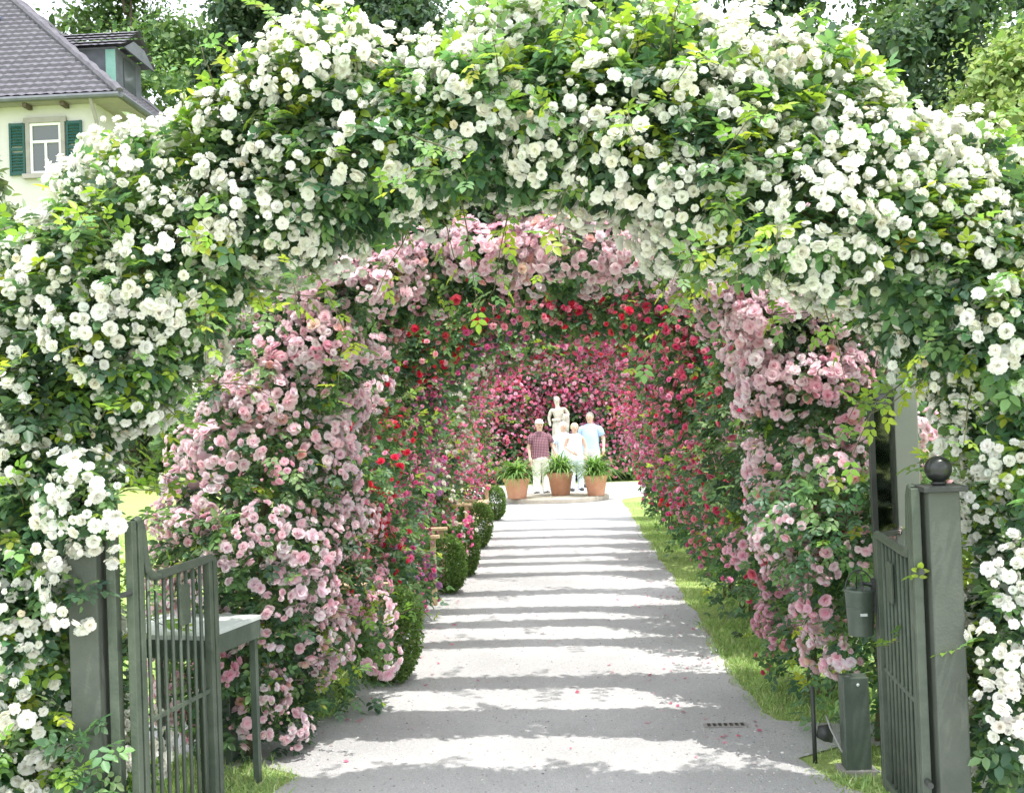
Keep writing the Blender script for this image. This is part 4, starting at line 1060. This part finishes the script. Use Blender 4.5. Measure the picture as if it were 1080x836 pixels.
    Geo().box(L(X1 + .4, ym, Ze + .12), (.06, Y1 - Y0 + .5, .5), taper=.35).build('bargeboard', M['slate'], dm)
    # solar panel lying on the front slope
    a = math.atan(pitch); dd = 3.75; g = Geo()
    g.box(L(-19.85, ey0 + dd, ez + pitch * dd + .16), (1.9, 2.6, .06), rx=a); g.build('solar_panel', M['solar'], t)
house()

# ------------------------------------------------------------------ trees and shrubs
def tree(x, y, h, r, label, pal, seed, n=9000, leaf=.28, crown0=.18, cat='tree', group='trees beyond the garden', conic=0.0, ncl=46, name='tree'):
    rng = np.random.default_rng(seed)
    t = empty(name, (x, y, 0)); tag(t, label, cat, group)
    g = Geo(); g.tube([(0, 0, -.1), (.02 * h, .0, h * .3), (0, 0, h * .6), (.01 * h, 0, h * .9)], [h * .018, h * .014, h * .009, h * .002], 8)
    cen = []
    for k in range(ncl):
        z = h * (crown0 + (1 - crown0) * rng.random() ** .9)
        q = (z / h - crown0) / (1 - crown0)
        prof = (math.sin(PI * min(1, .12 + .88 * q) ** .8) if not conic else (1 - q) ** .9 + .05)
        a = rng.uniform(0, 2 * PI); rr = r * prof * rng.uniform(.35, 1.0)
        c = np.array([rr * math.cos(a), rr * math.sin(a), z]); cen.append(c)
        b = np.array([0, 0, max(h * .15, z - rr * .7)])
        if k % 2 == 0: g.tube([tuple(b), tuple((b + c) / 2 + np.array([0, 0, .04 * h])), tuple(c)], [h * .006, h * .004, h * .0015], 5)
    g.build('trunk', M['bark'], t, smooth=True)
    cen = np.array(cen); size = r * rng.uniform(.20, .38, ncl)
    w = size ** 2; i = rng.choice(ncl, n, p=w / w.sum())
    d = unit(rng.normal(size=(n, 3)) + np.array([0, 0, .25]))
    P = cen[i] + d * (size[i] * rng.uniform(.45, 1.08, n))[:, None] * np.array([1.15, 1.15, .78])
    big = np.where(np.arange(n) < n * .3, 2.3, 1.0); P[: int(n * .3)] = cen[i[: int(n * .3)]] + (P[: int(n * .3)] - cen[i[: int(n * .3)]]) * .62
    col = pick_cols(rng, n, pal) * (1 + .25 * rng.normal(size=ncl)[i] * .6)[:, None].clip(.5, 1.6)
    link('crown', np_mesh('crown', *instance(LEAF1, frames_yz(d * .4 + rng.normal(size=(n, 3)) + np.array([0, 0, -.3]), d + np.array([0, 0, .6]) + rng.normal(size=(n, 3)) * .4), leaf * big * rng.uniform(.6, 1.35, n), P, col)), t, M['tree_leaf'])
DARK = [(.055, .095, .065), (.085, .14, .085), (.12, .18, .10)]  # distant haze put into the leaf colours: lightened and bluish
MIDG = [(.09, .15, .07), (.13, .21, .09), (.18, .27, .11)]
OLIVE = [(.20, .28, .10), (.27, .35, .13), (.34, .41, .17)]
tree(-22, 58, 27, 8, 'broad leafy green tree rising behind the house roof and dormer', MIDG, 501, 26000, .24)
tree(-33, 60, 26, 8, 'leafy tree behind the tiled roof at the picture edge', MIDG, 502, 14000, .25)
tree(-13.5, 52, 24, 5.5, 'tall dark conifer between the house and the white roses', DARK, 503, 18000, .24, conic=1)
tree(-8.5, 62, 29, 6.5, 'dark blue green conifer behind the crest of the white roses', DARK, 504, 16000, .26, conic=1)
tree(2, 66, 29, 9, 'dark tree just showing over the middle of the rose arch', DARK, 505, 9000, .4)
tree(11, 55, 26, 6.5, 'dark conifer peeking above the white roses toward the olive green tree', DARK, 506, 11000, .32, conic=1)
tree(18.5, 56, 25, 6.5, 'dense dark tree standing behind the pale olive green tree', DARK, 507, 20000, .25)
tree(27.5, 60, 29, 8, 'tall dark spruce behind the olive tree at the picture edge', DARK, 508, 16000, .27, conic=1)
tree(-15.5, 80, 35, 12, 'hazy tall tree far behind the house dormer and conifer', MIDG, 511, 12000, .36)
tree(7, 82, 36, 13, 'hazy tall tree far behind the crest of the arch', MIDG, 512, 12000, .36)
tree(25, 80, 34, 12, 'hazy far tree filling the sky between the spruce and the dense dark tree', MIDG, 513, 12000, .36)
tree(12.6, 31, 11.2, 4.4, 'pale olive green spreading tree beside the white rose arch', OLIVE, 509, 26000, .15, crown0=.1, ncl=70)
tree(17.5, 37, 13.5, 4.6, 'olive green bushy tree at the picture edge, behind the spreading one', OLIVE, 510, 18000, .18, crown0=.1, ncl=60)
def shrub(x, y, h, r, label, pal, seed, n=5000, leaf=.10, group='shrubs around the lawn', cat='shrub'):
    tree(x, y, h, r, label, pal, seed, n, leaf, crown0=.12, cat=cat, group=group, ncl=30, name='shrub')
shrub(-8.6, 16, 5.6, 1.7, 'feathery grey green shrub below the shuttered window', [(.17, .22, .14), (.25, .30, .19)], 601, 8000, .13)
shrub(3.4, 7.6, 2.6, 1.0, 'tall dark shrub behind the post with the glass panel', DARK, 603, 8000, .10)
shrub(3.0, 10.5, 2.8, 1.1, 'dark green shrub outside the tunnel past the side path', DARK, 604, 7000, .11)
shrub(4.6, 5.4, 2.5, 1.2, 'dark leafy shrub behind the white roses at the picture edge', DARK, 605, 7000, .10)
shrub(3.2, 14.5, 2.8, 1.2, 'mid green shrub far along the outside of the tunnel', MIDG, 606, 5000, .13)
for q, (x, y, h, r, lab) in enumerate([(-9.5, 33, 3.0, 2.2, 'round green bush at the far edge of the lawn, below the shuttered window'), (-13.5, 34.5, 3.4, 2.4, 'round green bush at the far lawn edge before the house wall'),
                                       (-6.0, 32, 2.6, 2.0, 'round green bush at the far lawn edge, next to the tunnel'), (-17.5, 31, 3.6, 2.6, 'round green bush at the far lawn edge under the house eaves')]):
    shrub(x, y, h, r, lab, MIDG, 620 + q, 5000, .2, group='bushes at the far lawn edge')

# ------------------------------------------------------------------ light, world, camera
w = bpy.data.worlds.new('World'); SC.world = w; w.use_nodes = True
nt = w.node_tree; bg = nt.nodes['Background']
sky = nt.nodes.new('ShaderNodeTexSky'); sky.sky_type = 'NISHITA'; sky.sun_disc = False
el = math.asin(SUN[2]); az = math.atan2(SUN[0], SUN[1])
sky.sun_elevation = el; sky.sun_rotation = az; sky.air_density = 1.0; sky.dust_density = 8.0; sky.ozone_density = 1.0
# summer haze and cloud veil over the blue, brightened to add fill light
tcw = nd(nt, 'ShaderNodeTexCoord'); cn = nd(nt, 'ShaderNodeTexNoise', Scale=2.2, Detail=7.0, Roughness=.6)
mpw = nd(nt, 'ShaderNodeMapping'); mpw.inputs['Scale'].default_value = (1, 1, 2.5)
nt.links.new(tcw.outputs['Generated'], mpw.inputs['Vector']); nt.links.new(mpw.outputs['Vector'], cn.inputs['Vector'])
mrw = nd(nt, 'ShaderNodeMapRange'); mrw.inputs['From Min'].default_value = .35; mrw.inputs['From Max'].default_value = .65; mrw.inputs['To Min'].default_value = .50; mrw.inputs['To Max'].default_value = .92
nt.links.new(cn.outputs['Fac'], mrw.inputs['Value'])
mxw = nd(nt, 'ShaderNodeMix', data_type='RGBA'); mxw.inputs[7].default_value = (18.5, 19.4, 20.6, 1)
nt.links.new(mrw.outputs['Result'], mxw.inputs[0]); nt.links.new(sky.outputs['Color'], mxw.inputs[6])
nt.links.new(mxw.outputs[2], bg.inputs['Color']); bg.inputs['Strength'].default_value = .15
ld = bpy.data.lights.new('sun', 'SUN'); ld.energy = 5.0; ld.angle = R(.53); ld.color = (1, .965, .90)
lo = bpy.data.objects.new('sun', ld); COL.objects.link(lo); lo.location = (3, -6, 14)
lo.rotation_euler = Vector((-SUN[0], -SUN[1], -SUN[2])).to_track_quat('-Z', 'Y').to_euler()

cd = bpy.data.cameras.new('camera'); co = bpy.data.objects.new('camera', cd); COL.objects.link(co); SC.camera = co
F_PX = 1200.0; cd.sensor_fit = 'HORIZONTAL'; cd.sensor_width = 36.0; cd.lens = 36.0 * F_PX / 1080.0
cd.clip_start = .05; cd.clip_end = 3000
vx, vy, roll = (595 - 540) / F_PX, -(434 - 418) / F_PX, R(2.1)
Yc = Vector((vx, vy, -1)).normalized(); Zc = Vector((-math.sin(roll), math.cos(roll), 0)); Zc = (Zc - Yc * Zc.dot(Yc)).normalized(); Xc = Yc.cross(Zc)
Rw = Matrix((Xc, Yc, Zc))            # rows: world axes in camera coordinates -> camera to world
co.matrix_world = Matrix.Translation((0, 0, 1.8)) @ Rw.to_4x4()

SC.render.engine = 'CYCLES'
SC.view_settings.view_transform = 'Standard'; SC.view_settings.look = 'None'; SC.view_settings.exposure = 0; SC.view_settings.gamma = 1
SC.cycles.use_denoising = True; SC.cycles.max_bounces = 8; SC.cycles.diffuse_bounces = 5; SC.cycles.transparent_max_bounces = 8
SC.cycles.sample_clamp_indirect = 8
